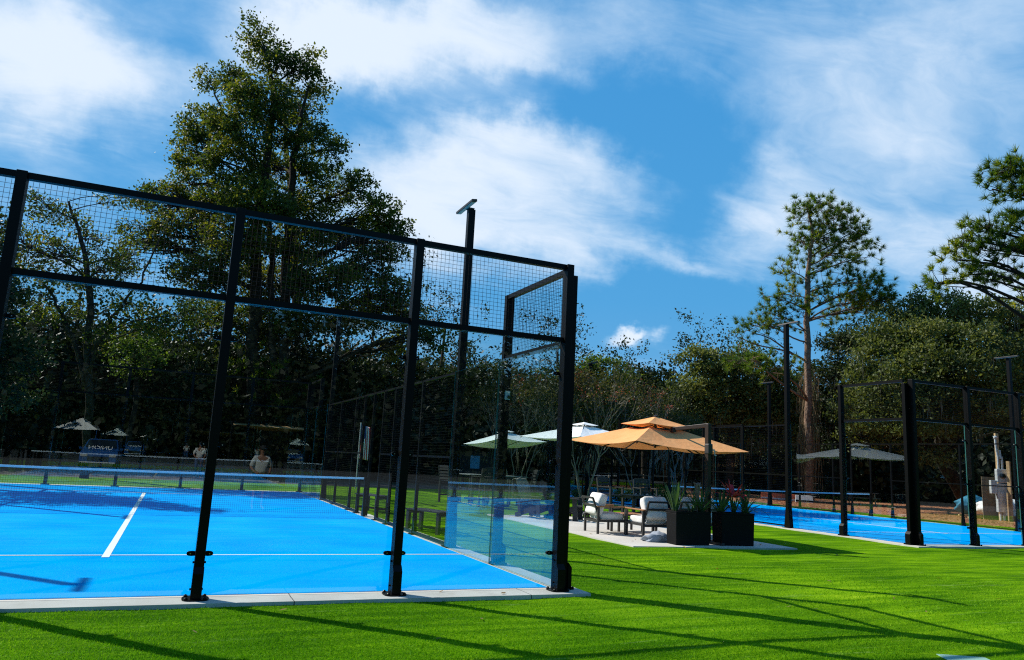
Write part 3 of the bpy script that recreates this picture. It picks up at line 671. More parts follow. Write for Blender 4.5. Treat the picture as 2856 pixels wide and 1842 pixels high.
planter((5.52, 4.62, ZS), -.07, (.82, .38, .66), 'left black planter tub, next to the rear-facing lounge chair',
        [(-.32, 0, 26, .66, .055, .5, 11, 'strap', .3, 'agave_plant', 'upright spiky green plant at the left end of the left planter', 0),
         (.08, .0, 18, .50, .04, .8, 12, 'strap', .7, 'agave_plant', 'drooping browned green plant in the middle of the left planter', 0),
         (.33, .02, 38, .60, .048, .9, 13, 'strap', .5, 'agave_plant', 'wide spiky green plant at the right end of the left planter', 0)])
planter((6.62, 4.54, ZS), -.10, (.80, .38, .66), 'right black planter tub, nearest the far court',
        [(-.30, 0, 36, .60, .048, 1.0, 14, 'strap', .5, 'agave_plant', 'spiky green plant at the left end of the right planter', 0),
         (.02, .02, 20, .40, .085, 1.2, 15, 'redleaf', .6, 'bromeliad_plant', 'red leaved bromeliad rising from the right planter', .34),
         (.30, 0, 40, .62, .044, 1.1, 16, 'strap', .7, 'agave_plant', 'arching thin leaved plant at the right end of the right planter', 0)])
# stalk below the red leaves
V, F = blades(14, .42, .05, .6, 21); b = MB(); b.add(V, F); o = b.build('bromeliad_stem_leaves', M['strap'], None); o.matrix_world = e_mat((6.62, 4.54, ZS), -.1) @ Matrix.Translation((.02, .02, .64)); tag(o, 'short green leaves below the red bromeliad in the right planter', 'plant', 'strappy plants in the black planters')
# dry stalk
b = MB()
for i in range(5):
    a = i * 1.3; b.tube([(0, 0, 0), (.01 * math.cos(a), .01 * math.sin(a), .35), (.05 * math.cos(a), .04 * math.sin(a), .58), (.10 * math.cos(a), .03, .62)], [.012, .02, .025, .004], 6)
o = b.build('dry_flower_stalk', mat('dry_stalk', (.28, .17, .12), .9, noise=(20, (.14, .08, .06))), None); o.matrix_world = e_mat((5.75, 4.62, ZS), 0) @ Matrix.Translation((0, 0, .64)); tag(o, 'withered brown flower stalk standing in the left planter', 'plant')

# umbrellas -----------------------------------------------------------
def canopy_surface(h_edge, h_top, hx, hy, r_top=0.0, sag=.12, nseg=6, sub=6, valance=0, nsides=4, tilt=(0, 0)):
    """square canopy with ridges to the corners; returns verts/faces. rings from the top out"""
    V = []; F = []
    rings = 9; per = nsides * sub
    for i in range(rings):
        t = i / (rings - 1); tt = r_top + (1 - r_top) * t
        for k in range(per):
            s, q = divmod(k, sub); f_ = q / sub
            if nsides == 4:
                cs = [(-1, -1), (1, -1), (1, 1), (-1, 1)]; a = cs[s]; b_ = cs[(s + 1) % 4]
                x = a[0] + (b_[0] - a[0]) * f_; y = a[1] + (b_[1] - a[1]) * f_
            else:
                a0 = 2 * PI * s / nsides; a1 = 2 * PI * (s + 1) / nsides; x = math.cos(a0) * (1 - f_) + math.cos(a1) * f_; y = math.sin(a0) * (1 - f_) + math.sin(a1) * f_
            mid = 4 * f_ * (1 - f_)              # 0 at a rib, 1 between ribs
            z = h_top + (h_edge - h_top) * (tt ** .92) - mid * sag * .55 * math.sin(PI * min(1, tt) * .6)
            pull = 1 - mid * .035 * tt
            V.append((x * hx * tt * pull, y * hy * tt * pull, z + tilt[0] * x * hx * tt + tilt[1] * y * hy * tt))
    for i in range(rings - 1):
        for k in range(per):
            F.append((i * per + k, i * per + (k + 1) % per, (i + 1) * per + (k + 1) % per, (i + 1) * per + k))
    if r_top == 0: pass
    else: F.append(tuple(range(per))[::-1])
    return V, F
def thicken(o, th):
    s = o.modifiers.new('thickness', 'SOLIDIFY'); s.thickness = th; s.offset = -1; return o
def market_umbrella(loc, rz, half, h_edge, h_top, m, label, base='pole', nsides=4, tilt=(0, 0)):
    e = empty('market_umbrella', loc, rz, label, 'umbrella', 'market umbrellas over the seating')
    V, F = canopy_surface(h_edge, h_top - .06, half, half, .12, nsides=nsides, tilt=tilt); b = MB(); b.add(V, F); thicken(b.build('canopy', m, e), .006)
    V, F = canopy_surface(h_top - .085, h_top + .0, half * .21, half * .21, .05, sag=.03, nsides=nsides, tilt=tilt); b = MB(); b.add(V, F); thicken(b.build('top_vent', m, e), .005)
    MB().cyl((0, 0, .05), (0, 0, h_top - .02), .022).build('pole', M['black'], e)
    MB().tube([(0, 0, 1.30), (0, 0, 1.32), (0, 0, 1.42), (0, 0, 1.44)], [.025, .04, .04, .025], 10).build('crank_collar', M['black'], e)
    cor = [(-1, -1), (1, -1), (1, 1), (-1, 1)] if nsides == 4 else [(math.cos(2 * PI * k / nsides), math.sin(2 * PI * k / nsides)) for k in range(nsides)]
    for c in cor:
        MB().bar((c[0] * .03, c[1] * .03, h_top - .08), (c[0] * half * .985, c[1] * half * .985, h_edge - .025 + (tilt[0] * c[0] + tilt[1] * c[1]) * half), .018, .022).build('rib', M['char'], e)
        MB().bar((c[0] * .03, c[1] * .03, h_edge - .10), (c[0] * half * .5, c[1] * half * .5, (h_edge + h_top) / 2 - .10 + (tilt[0] * c[0] + tilt[1] * c[1]) * half * .5), .015, .018).build('strut', M['char'], e)
    if base == 'weighted':
        b = MB(); b.box((0, 0, .11), (.70, .52, .07)); b.build('base', M['black'], e, bevel=.02)
        for sx in (-1, 1):
            for sy in (-1, 1): MB().cyl((sx * .27, sy * .18, .0), (sx * .27, sy * .18, .075), .03).build('wheel', M['black'], e)
        MB().tube([(0, 0, .12), (0, 0, .4)], [.032, .032], 12).build('pole_sleeve', M['pvc'], e)
    else:
        MB().tube([(0, 0, 0), (0, 0, .04), (0, 0, .06)], [.26, .26, .05], 18).build('base', M['black'], e)
    return e
market_umbrella((6.15, 15.75, ZT), math.radians(17), 1.03, 2.14, 2.60, M['cream'], 'ivory market umbrella with a lit underside, seen through the near side glass', tilt=(-.02, -.12))
market_umbrella((6.75, 11.25, ZS), math.radians(12), 1.38, 2.26, 2.76, M['canvas'], 'bright white market umbrella overlapping the tan cantilever umbrella', 'weighted')

# tan cantilever umbrella
e = empty('cantilever_umbrella', (5.92, 6.42, ZS), 0, 'two-tiered tan cantilever umbrella over the patio seats with a dark mast', 'umbrella')
tl = (-.028, .012)
V, F = canopy_surface(2.03, 2.60, 1.50, 1.47, .28, sag=.15, tilt=tl, sub=8); F = F[:-1]; b = MB(); b.add(V, F); thicken(b.build('canopy', M['tan'], e), .006)
V, F = canopy_surface(2.50, 2.71, .58, .58, .04, sag=.05, tilt=tl); b = MB(); b.add(V, F); thicken(b.build('top_tier', M['tan'], e), .006)
MB().tube([(0, 0, 2.69), (0, 0, 2.73), (0, 0, 2.75)], [.05, .05, .01], 12).build('finial', M['char'], e)
MB().cyl((0, 0, 1.98), (0, 0, 2.69), .03).build('hub', M['char'], e)
for c in ((-1, -1), (1, -1), (1, 1), (-1, 1), (0, -1), (1, 0), (0, 1), (-1, 0)):
    zt = lambda x, y: tl[0] * x * 1.5 + tl[1] * y * 1.47
    dg = abs(c[0]) + abs(c[1]) == 2
    MB().bar((c[0] * .04, c[1] * .04, 2.50 if dg else 2.42), (c[0] * 1.46, c[1] * 1.43, (1.985 if dg else 1.88) + zt(*c)), .02, .025).build('rib', M['char'], e)
    MB().bar((c[0] * .03, c[1] * .03, 2.02), (c[0] * .75, c[1] * .73, (2.24 if dg else 2.14) + zt(c[0] * .5, c[1] * .5)), .018, .02).build('strut', M['char'], e)
mx_, my_ = 6.21 - 5.92, 4.86 - 6.42
MB().box((mx_, my_, 1.27), (.085, .12, 2.50)).build('mast', M['bronze'], e, bevel=.008)
MB().bar((mx_ - .01, my_ - .03, 2.49), (mx_ - .16, my_ + .98, 2.42), .05, .08).build('arm', M['bronze'], e, bevel=.006)
MB().box((mx_ - .17, my_ + 1.02, 2.40), (.09, .12, .11)).build('arm_joint', M['char'], e, bevel=.01)
b = MB(); b.box((mx_ + .0, my_ - .02, 1.98), (.12, .15, .22)); cb = b.build('crank_box', M['char'], e, bevel=.02)
MB().tube([(mx_ + .06, my_ - .08, 1.98), (mx_ + .11, my_ - .08, 1.97), (mx_ + .12, my_ - .08, 1.85), (mx_ + .16, my_ - .08, 1.84)], .01, 6).build('crank_handle', M['pvc'], cb)
for k in (0, 1): 
    MB().box((mx_, my_, .03 + k * .001), (1.0 if k else .08, .08 if k else 1.0, .05 + k * .003)).build('base_bar', M['char'], e)

# Adirondack chairs and towel ----------------------------------------
def adirondack(loc, rz, label):
    "sitter looks along +y"
    e = empty('adirondack_chair', loc, rz, label, 'adirondack chair', 'dark adirondack chairs on the patio'); D = M['darkwood']
    for sx in (-1, 1):
        m = MB(); m.bar((sx * .29, .48, .36), (sx * .29, -.45, .04), .03, .13); m.build('seat_side', D, e)
        m = MB(); m.hexa([(sx * .33 - .015, .36, 0), (sx * .33 + .015, .36, 0), (sx * .33 + .015, .50, 0), (sx * .33 - .015, .50, 0), (sx * .33 - .015, .33, .57), (sx * .33 + .015, .33, .57), (sx * .33 + .015, .46, .57), (sx * .33 - .015, .46, .57)]); m.build('leg', D, e)
        m = MB(); m.bar((sx * .33, -.24, .02), (sx * .33, -.33, .57), .03, .1); m.build('leg', D, e)
        m = MB(); m.hexa([(sx * .37 - .07, -.42, .575), (sx * .37 + .04, -.42, .575), (sx * .37 + .08, .52, .575), (sx * .37 - .08, .52, .575), (sx * .37 - .07, -.42, .60), (sx * .37 + .04, -.42, .60), (sx * .37 + .08, .52, .60), (sx * .37 - .08, .52, .60)]); m.build('armrest', D, e, bevel=.004)
    s = MB()
    for t in np.linspace(0, 1, 7):
        s.box((0, .46 - .78 * t, .385 - .17 * t - .03 * math.sin(t * PI)), (.56, .10, .022), rx=-.2)
    s.build('seat', D, e)
    s = MB()
    for i, x in enumerate(np.linspace(-.24, .24, 5)):
        top = 1.02 - .9 * x * x
        a = (x, -.30, .20); b_ = (x * 1.12, -.30 - (top - .2) * .42, top); s.bar(a, b_, .095, .022)
    for z in (.45, .85): s.bar((-.27, -.33 - (z - .2) * .42, z), (.27, -.33 - (z - .2) * .42, z), .03, .07)
    s.build('backrest', D, e)
    return e
adirondack((4.95, 10.7, ZS), -2.75, 'dark adirondack chair with a striped towel over its back, behind the near glass')
adirondack((5.62, 10.30, ZS), -2.30, 'dark adirondack chair partly hidden by the steel corner post')
# towel draped over the back of the first chair
b = MB(); n = 16; V = []; F = []
for i in range(n + 1):
    t = i / n
    if t < .62: p = (-.33 - (.98 - .74 * t / .62 * .9) * .0, 0, 0); z = 1.04 - .78 * (t / .62); y = -.27 - (z - .2) * .42
    prof = [(-.27 - (.30 - .2) * .42 + .0, .40), (-.54, .98), (-.60, 1.045), (-.68, 1.02), (-.66, .55)]
for i in range(n + 1):
    t = i / n * (len(prof) - 1); k = min(int(t), len(prof) - 2); f_ = t - k
    y = prof[k][0] * (1 - f_) + prof[k + 1][0] * f_; z = prof[k][1] * (1 - f_) + prof[k + 1][1] * f_
    for j in range(9):
        x = -.25 + .5 * j / 8; V.append((x * (1 + .05 * math.sin(i)), y + .012 * math.sin(j * 2.1 + i * .6) + .02, z - .5 * x * x + .01 * math.sin(j * 1.7)))
for i in range(n):
    for j in range(8): F.append((i * 9 + j, i * 9 + j + 1, (i + 1) * 9 + j + 1, (i + 1) * 9 + j))
b.add(V, F); o = b.build('striped_towel', M['towel'], None, smooth=True); thicken(o, .008); place(o, (4.95, 10.7, ZS), -2.75); tag(o, 'beige and dark striped towel draped over the adirondack chair back', 'towel')

# tall slatted patio chairs, bar tables ----------------------------------
def slat_chair(loc, rz, label, seat=.64, group='tall dark slatted chairs'):
    e = empty('patio_chair', loc, rz, label, 'chair', group); D = M['darkwood']; w = .27
    for sx in (-1, 1):
        MB().box((sx * w, .24, (seat + .24) / 2), (.05, .06, seat + .24)).build('leg', D, e)
        MB().bar((sx * w, -.24, 0), (sx * w, -.26, seat), .05, .06).build('leg', D, e)
        MB().bar((sx * w, -.26, seat), (sx * w * .96, -.36, seat + .52), .045, .05).build('back_post', D, e)
        MB().box((sx * w, -.02, seat + .255), (.075, .60, .028)).build('armrest', D, e)
        MB().box((sx * w, 0, .25), (.03, .44, .05)).build('stretcher', D, e)
    s = MB()
    for y in np.linspace(-.22, .24, 6): s.box((0, y, seat + .012), (.56, .075, .022))
    s.build('seat', D, e)
    MB().box((0, .24, .22), (.49, .04, .06)).build('footrest', D, e)
    s = MB()
    for t in (.22, .42, .62, .82):
        s.bar((-w + .02, -.27 - .1 * t, seat + .52 * t), (w - .02, -.27 - .1 * t, seat + .52 * t), .02, .075)
    # arched crest
    k = 10
    for i in range(k):
        x0 = -w + .01 + (2 * w - .02) * i / k; x1 = -w + .01 + (2 * w - .02) * (i + 1) / k; zf = lambda x: seat + .56 - .5 * x * x
        y = -.37; s.hexa([(x0, y, seat + .47), (x1, y, seat + .47), (x1, y + .022, seat + .47), (x0, y + .022, seat + .47), (x0, y, zf(x0)), (x1, y, zf(x1)), (x1, y + .022, zf(x1)), (x0, y + .022, zf(x0))])
    s.build('backrest', D, e)
    return e
def bar_table(loc, rz, size, h, label, top='darkwood'):
    e = empty('bar_table', loc, rz, label, 'table', 'tall dark tables'); D = M['darkwood']
    s = MB(); n = int(size[0] / .11)
    for i in range(n): s.box((-size[0] / 2 + (i + .5) * size[0] / n, 0, h - .012), (size[0] / n - .008, size[1], .024))
    s.build('table_top', M[top], e)
    MB().box((0, 0, h - .06), (size[0] - .12, size[1] - .12, .07)).build('apron', D, e)
    for sx in (-1, 1):
        for sy in (-1, 1): MB().box((sx * (size[0] / 2 - .09), sy * (size[1] / 2 - .09), (h - .03) / 2), (.06, .06, h - .03)).build('leg', D, e)
    MB().box((0, 0, .2), (size[0] - .24, .04, .06)).build('stretcher', D, e)
c = gr(1702, 1437); slat_chair((c[0], c[1], ZT), PI + .25, 'left tall dark slatted chair with arms, behind the lounge chair facing right')
c = gr(1800, 1440); slat_chair((c[0], c[1], ZT), PI - .15, 'right tall dark slatted chair with arms, behind the rear-facing lounge chair')
c = gr(1752, 1442); bar_table((c[0], c[1] - .55, ZT), .05, (.95, .7), .72, 'dark slatted table between the two tall slatted chairs')
M['greytop'] = mat('weathered_table_top', (.30, .31, .30), .6)
bar_table((6.25, 15.7, ZT), math.radians(17), (1.2, .9), 1.02, 'tall table with a grey top under the ivory umbrella', 'greytop')
bar_table((5.25, 16.4, ZT), math.radians(17), (.8, .8), 1.02, 'small tall table left of the ivory umbrella pole', 'greytop')
slat_chair((5.10, 15.0, ZT), .2, 'bar chair in front of the small tall table, seen through the near side glass', .72, 'tall dark slatted chairs')
slat_chair((4.65, 16.9, ZT), -1.2, 'leftmost bar chair beside the small tall table', .72, 'tall dark slatted chairs')
slat_chair((7.3, 16.3, ZT), 1.4, 'bar chair right of the grey topped tall table', .72, 'tall dark slatted chairs')
slat_chair((6.5, 16.9, ZT), PI, 'bar chair behind the grey topped tall table', .72, 'tall dark slatted chairs')

# low slatted side benches by the near court -------------------------------
def bench(loc, rz, label):
    e = empty('side_bench', loc, rz, label, 'bench', 'low dark benches beside the near court'); D = M['darkwood']
    s = MB()
    for y in (-.17, -.057, .057, .17): s.box((0, y, .437), (1.16, .10, .026))
    s.build('seat', D, e)
    for sx in (-1, 1):
        for sy in (-1, 1): MB().box((sx * .50, sy * .17, .212), (.085, .06, .424)).build('leg', D, e)
        MB().box((sx * .50, 0, .10), (.04, .28, .06)).build('cross_bar', D, e)
        MB().box((sx * .50, 0, .39), (.04, .28, .07)).build('cross_bar', D, e)
    MB().box((0, 0, .10), (.96, .03, .05)).build('stretcher', D, e)
bench((.62, 6.75, ZT), -PI / 2 + .35, 'low dark slatted bench close behind the near side fence')
bench((.70, 12.0, ZT), -PI / 2 + .30, 'low dark slatted bench farther along the side fence, past the net')

# ------------------------------------------------------------------ vegetation
def leaf_quads(P, size, r, flat=.0):
    "kite leaves at points P"
    n = len(P); d = r.normal(size=(n, 3)); d[:, 2] -= .25; d /= np.linalg.norm(d, axis=1)[:, None]
    u = r.normal(size=(n, 3)); u -= d * (u * d).sum(1)[:, None]; u /= np.linalg.norm(u, axis=1)[:, None]
    s = (size * r.uniform(.6, 1.3, n))[:, None]; nn = np.cross(d, u)
    V = np.stack([P - d * s * .5, P + u * s * .30 + nn * s * .06, P + d * s * .5, P - u * s * .30 + nn * s * .06], 1).reshape(-1, 3)
    return V
def needle_tufts(P, D, L_, r, per=44, w=.028):
    n = len(P); d = np.repeat(D, per, 0) * .75 + r.normal(size=(n * per, 3)) * .62; d[:, 2] += .12; d /= np.linalg.norm(d, axis=1)[:, None]
    b = np.repeat(P, per, 0) + r.normal(size=(n * per, 3)) * L_ * .06; s = np.cross(d, r.normal(size=(n * per, 3))); s /= np.linalg.norm(s, axis=1)[:, None]
    l = L_ * r.uniform(.65, 1.15, (n * per, 1))
    return np.stack([b - s * w / 2, b + s * w / 2, b + d * l], 1).reshape(-1, 3)
def curve(a, b, r, n=6, sagf=.12, up=0):
    a = np.asarray(a, float); b = np.asarray(b, float); t = np.linspace(0, 1, n)[:, None]; L_ = np.linalg.norm(b - a)
    off = r.normal(size=3) * L_ * sagf; off2 = r.normal(size=3) * L_ * sagf * .5
    return a * (1 - t) + b * t + off * (t * (1 - t)) * 1.6 + off2 * np.sin(t * PI * 2) * .5 + np.array([0, 0, up * L_]) * (t * (1 - t)) * 2
def tree(name, label, cat, base, trunk, clumps, leaf='leaf_oak', size=.15, dens=1.0, depth=40, bark='bark', r0=.35, kind='leaf', sub_r=.55, seed=1, group=None, extra_trunks=(), zmul=1.0, bare=0.0, twigs=True, moss=0, tuftlen=.3, shrink=1.0):
    """trunk: list of (px,py,width_m) bearings measured at 'depth'; clumps: (px,py,rx,ry,depth_offset[,density])"""
    r = np.random.default_rng(seed); mpp = depth / FPX
    root = empty(name, tuple(base), 0, label, cat, group); base = np.asarray(base, float)
    tb = MB(); lines = []
    for tr in [trunk, *extra_trunks]:
        pts = [np.asarray(at(px, py, depth)) for px, py, w in tr]; 
        if tr is trunk: pts[0] = base.copy()
        pts = np.array(pts); rad = [w for _, _, w in tr]
        # refine
        tt = np.linspace(0, len(pts) - 1, (len(pts) - 1) * 4 + 1); P = np.array([pts[min(int(t), len(pts) - 2)] * (1 - (t - min(int(t), len(pts) - 2))) + pts[min(int(t), len(pts) - 2) + 1] * (t - min(int(t), len(pts) - 2)) for t in tt])
        Rr = np.interp(tt, range(len(rad)), rad); P[1:-1] += r.normal(size=(len(P) - 2, 3)) * .06
        tb.tube(P - base, Rr, 9); lines.append((P, Rr))
    LP = np.concatenate([l[0] for l in lines]); LR = np.concatenate([l[1] for l in lines])
    leaves = []; tips = []; tdir = []; mossP = []
    for cl in clumps:
        px, py, rx, ry, dd = cl[:5]; dn = cl[5] if len(cl) > 5 else 1
        rx, ry = rx * shrink, ry * (1.05 if shrink < 1 else 1.0); c = np.asarray(at(px, py, depth + dd)); ax, ay, az_ = rx * mpp, (rx + ry) * .5 * mpp * zmul, ry * mpp
        # limb
        hd = np.linalg.norm(LP[:, :2] - c[:2], axis=1); want = c[2] - .35 * hd - .2 * az_
        k = np.argmin(np.abs(LP[:, 2] - want) + .25 * hd + (LP[:, 2] < base[2] + 1.0) * 50)
        end = c - (c - LP[k]) / (np.linalg.norm(c - LP[k]) + 1e-6) * min(ax, az_) * .25
        limb = curve(LP[k], end, r, 7, .07, .10); br = min(LR[k] * .5, .03 + (.016 if kind == 'leaf' else .009) * np.linalg.norm(end - LP[k]))
        tb.tube(limb - base, np.linspace(br, br * .45, 7), 6)
        vol = ax * ay * az_; nsub = max(3, int(vol ** .85 / (sub_r ** 2.55) * (4.2 if kind == 'leaf' else 1.9) * dn))
        q = r.normal(size=(nsub, 3)); q /= np.linalg.norm(q, axis=1)[:, None]; q *= (r.uniform(.12, 1, nsub) ** .42)[:, None]
        rt = CR * 1.0; fw = np.array([CF[0], CF[1], 0]); fw /= np.linalg.norm(fw); rt = np.array([fw[1], -fw[0], 0])
        S = c + q[:, :1] * rt * ax + q[:, 1:2] * fw * ay + q[:, 2:] * np.array([0, 0, 1]) * az_
        for s in S:
            j = r.integers(3, 7); tw = curve(limb[j], s, r, 5, .12, .05)
            if twigs and r.uniform() < (.9 if nsub < 60 else .45): tb.tube(tw - base, np.linspace(br * .4, .010, 5), 4, cap=False)
            if kind == 'leaf':
                nl = int(70 * dens * (sub_r / .55) ** 2 * r.uniform(.5, 1.4) * (.15 / size) ** 1.3)
                dv = r.normal(size=3); dv[2] *= .4; dv /= np.linalg.norm(dv)
                t = r.uniform(-1, 1, (nl, 1)); leaves.append(s + dv * t * sub_r * .9 + r.normal(size=(nl, 3)) * sub_r * np.array([.40, .40, .28]))
            else:
                m_ = max(1, int(round(4 * dens))); dv = s - limb[j]; dv = dv / (np.linalg.norm(dv) + 1e-6)
                for _ in range(m_):
                    o = r.normal(size=3) * sub_r * .8; tips.append(s + o); x = dv * .5 + o / (np.linalg.norm(o) + 1e-6) * .6 + np.array([0, 0, .45]); tdir.append(x / np.linalg.norm(x))
                    if r.uniform() < .6: tb.tube(np.array([s, s + o * .5, s + o]) - base, [.018, .014, .01], 4, cap=False)
            if moss and r.uniform() < moss: mossP.append(s)
    tb.build('trunk', M[bark], root, smooth=True)
    if kind == 'leaf' and leaves:
        P = np.concatenate(leaves) - base; V = leaf_quads(P, size, r); fastmesh('crown', V, np.arange(len(V)).reshape(-1, 4), M[leaf], root)
    elif tips:
        V = needle_tufts(np.array(tips) - base, np.array(tdir), tuftlen, r); fastmesh('crown', V, np.arange(len(V)).reshape(-1, 3), M[leaf], root)
    if mossP: hang(root, np.array(mossP) - base, r)
    return root
def hang(root, P, r, per=14, L_=1.1, m='moss', name='moss_fronds'):
    n = len(P) * per; b = np.repeat(P, per, 0) + r.normal(size=(n, 3)) * np.array([.18, .18, .25]); l = L_ * r.uniform(.3, 1.2, (n, 1)); a = r.uniform(0, PI, n)
    s = np.stack([np.cos(a), np.sin(a), 0 * a], 1) * .014; o = r.normal(size=(n, 3)) * .05
    V = np.stack([b - s, b + s, b + s * .8 + o - np.array([0, 0, 1]) * l * .6, b - s * .2 + o * 1.5 - np.array([0, 0, 1]) * l], 1).reshape(-1, 3)
    return fastmesh(name, V, np.arange(len(V)).reshape(-1, 4), M[m], root)
def K_(l): return [(a * K, b * K, *[x * K for x in c[:2]], *c[2:]) for a, b, *c in l]
def Kt(l): return [(a * K, b * K, w) for a, b, w in l]
def foot(px, depth, z=-.06):
    p = at(px * K, 1050 * K, depth); return (p[0], p[1], z)

# the big oak (coordinates below are bearings in a 2388 px wide print of the photo)
tree('oak_tree', 'tallest tree, a broad olive-green oak rising above the left court', 'tree', foot(590, 44), Kt([(590, 1080, .42), (592, 800, .37), (600, 560, .31), (620, 380, .24), (640, 230, .18), (615, 110, .07)]),
     K_([(598, 68, 40, 30, 0), (622, 108, 48, 30, 1), (575, 110, 26, 35, 0), (650, 165, 70, 40, 0), (560, 185, 60, 35, 0), (490, 185, 45, 28, 1), (715, 150, 45, 45, 0), (745, 205, 38, 38, 1), (600, 240, 110, 50, -2), (700, 250, 70, 45, 2),
         (480, 290, 75, 45, 1), (560, 310, 90, 50, -3), (670, 310, 80, 45, 0), (745, 330, 45, 40, 2), (450, 350, 60, 55, 0), (790, 350, 32, 38, 0), (540, 390, 95, 45, -2), (640, 395, 80, 40, 3), (740, 400, 70, 40, 0),
         (440, 430, 60, 40, 2), (830, 440, 60, 45, 1), (600, 470, 120, 45, -3), (720, 480, 100, 45, 1), (880, 495, 65, 45, 0), (500, 480, 90, 40, 0), (380, 470, 85, 40, 2), (920, 550, 60, 55, 0), (820, 540, 80, 45, 3),
         (560, 560, 120, 50, -2), (700, 570, 110, 50, 0), (430, 550, 110, 50, 0), (860, 620, 80, 50, 0), (760, 650, 110, 50, -2), (620, 660, 120, 50, 2), (480, 640, 110, 45, -1), (330, 560, 70, 45, 0, .6), (900, 680, 70, 45, 0), (960, 730, 60, 40, 1),
         (1010, 790, 50, 38, 0), (930, 800, 60, 40, 2), (840, 740, 80, 45, 0), (720, 750, 110, 45, 0), (600, 760, 110, 45, 2), (480, 730, 90, 40, 0, .7)]),
     'leaf_oak', .19, 1.1, 44, seed=11, sub_r=.52, shrink=.80, extra_trunks=[Kt([(660, 900, .3), (665, 700, .28), (670, 500, .24), (690, 330, .15), (720, 200, .06)]), Kt([(640, 900, .2), (632, 700, .19), (628, 520, .16), (560, 330, .08), (500, 220, .05)])], twigs=True)
# pine behind it
tree('pine_tree', 'dark needled pine standing behind the tall oak', 'tree', foot(700, 50), Kt([(700, 1080, .36), (690, 700, .32), (680, 450, .22), (660, 250, .1)]),
     K_([(440, 350, 34, 34, 0), (450, 300, 24, 20, 0), (700, 380, 60, 30, 0), (780, 430, 60, 40, 0), (870, 560, 60, 30, 0), (430, 470, 40, 30, 0), (560, 840, 60, 50, -6), (640, 900, 70, 50, -6), (640, 470, 80, 60, 0), (540, 600, 80, 60, 0)]),
     'needle', .3, 1.0, 50, 'bark', kind='pine', sub_r=.7, seed=12, tuftlen=.38)
# loose, sparse oak at left
tree('oak_tree', 'sparse yellow-green oak with visible limbs behind the left court panels', 'tree', foot(205, 30), Kt([(205, 1090, .17), (205, 900, .15), (205, 680, .13), (190, 560, .08), (160, 470, .04)]),
     K_([(90, 480, 55, 30, 0, .6), (150, 500, 60, 35, 0, .7), (40, 560, 55, 50, 0, .7), (120, 590, 70, 45, 0, .8), (210, 560, 60, 40, 1, .5), (250, 620, 70, 40, 0, .7), (60, 640, 60, 30, 0, .8), (170, 650, 60, 30, 0, .7), (310, 600, 60, 50, 1, .6), (340, 460, 60, 25, 2, .6), (270, 470, 50, 25, 1, .6), (150, 730, 60, 35, 0, .8), (60, 720, 50, 30, 0, .7), (310, 700, 70, 30, 0, .8), (250, 780, 50, 40, 0, .8), (380, 760, 80, 40, 0, .9), (460, 720, 60, 40, 0, .7)]),
     'leaf_oak', .13, .75, 30, seed=13, sub_r=.38, extra_trunks=[Kt([(200, 900, .1), (170, 800, .09), (145, 730, .07), (100, 660, .04)]), Kt([(205, 880, .08), (260, 740, .06), (330, 660, .04), (370, 560, .03)])])
tree('oak_tree', 'leafy tree at the far left edge behind the mesh', 'tree', foot(-125, 22), Kt([(-125, 1110, .2), (-90, 800, .17), (-50, 560, .1)]),
     K_([(0, 600, 60, 50, 0), (-40, 520, 60, 50, 0), (20, 680, 60, 50, 0), (-20, 800, 80, 60, 0), (60, 820, 70, 50, 0), (20, 900, 80, 60, 0), (-50, 700, 80, 80, 0), (-120, 620, 90, 80, 0), (-150, 760, 90, 80, 0), (-200, 680, 80, 80, -1)]),
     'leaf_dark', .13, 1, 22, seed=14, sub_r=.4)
# darker middle trees on the left
specs = [(90, 40, 'dark tree low behind the far left end of the near court', [(60, 850, 110, 70, 0), (150, 880, 110, 70, 2), (40, 950, 120, 60, 0), (130, 980, 120, 60, 0), (230, 930, 90, 70, 0)]),
         (330, 42, 'dark tree filling the gap left of the tall oak trunk', [(330, 830, 80, 45, 0), (280, 890, 90, 60, 0), (400, 860, 90, 60, 0), (350, 960, 130, 70, 0), (450, 930, 90, 70, 0), (260, 980, 100, 60, 2)]),
         (500, 46, 'dark tree directly behind the second fence post', [(480, 830, 60, 50, 0), (530, 880, 80, 60, 0), (480, 960, 120, 70, 0), (590, 950, 100, 70, 0)]),
         (760, 47, 'bushy dark tree just right of the tall oak trunk', [(690, 870, 80, 60, 0), (780, 850, 60, 40, 0), (760, 930, 120, 70, 0), (860, 910, 100, 60, 0), (700, 970, 120, 60, 0)]),
         (930, 50, 'dark tree behind the inner floodlight pole', [(880, 850, 50, 40, 0), (940, 880, 80, 60, 0), (1000, 900, 80, 60, 0), (900, 960, 130, 60, 0)]),
         (1120, 52, 'dark tree seen through the near side glass', [(1110, 880, 60, 40, 0), (1060, 920, 80, 60, 0), (1170, 900, 80, 60, 0), (1130, 970, 130, 60, 0)])]
for i, (bx, dp, lb, cl) in enumerate(specs):
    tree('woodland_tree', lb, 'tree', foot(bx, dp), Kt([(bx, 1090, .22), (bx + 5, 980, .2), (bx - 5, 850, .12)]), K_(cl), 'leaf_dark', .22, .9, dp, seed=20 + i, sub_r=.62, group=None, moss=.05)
tree('maple_tree', 'yellow-green tree left of the tall oak under the mid rail', 'tree', foot(300, 38), Kt([(330, 1090, .15), (320, 900, .12), (315, 800, .06)]), K_([(305, 800, 55, 30, 0), (340, 830, 50, 30, 0), (300, 850, 60, 30, 0)]), 'leaf_bright', .16, .8, 38, seed=31, sub_r=.45)
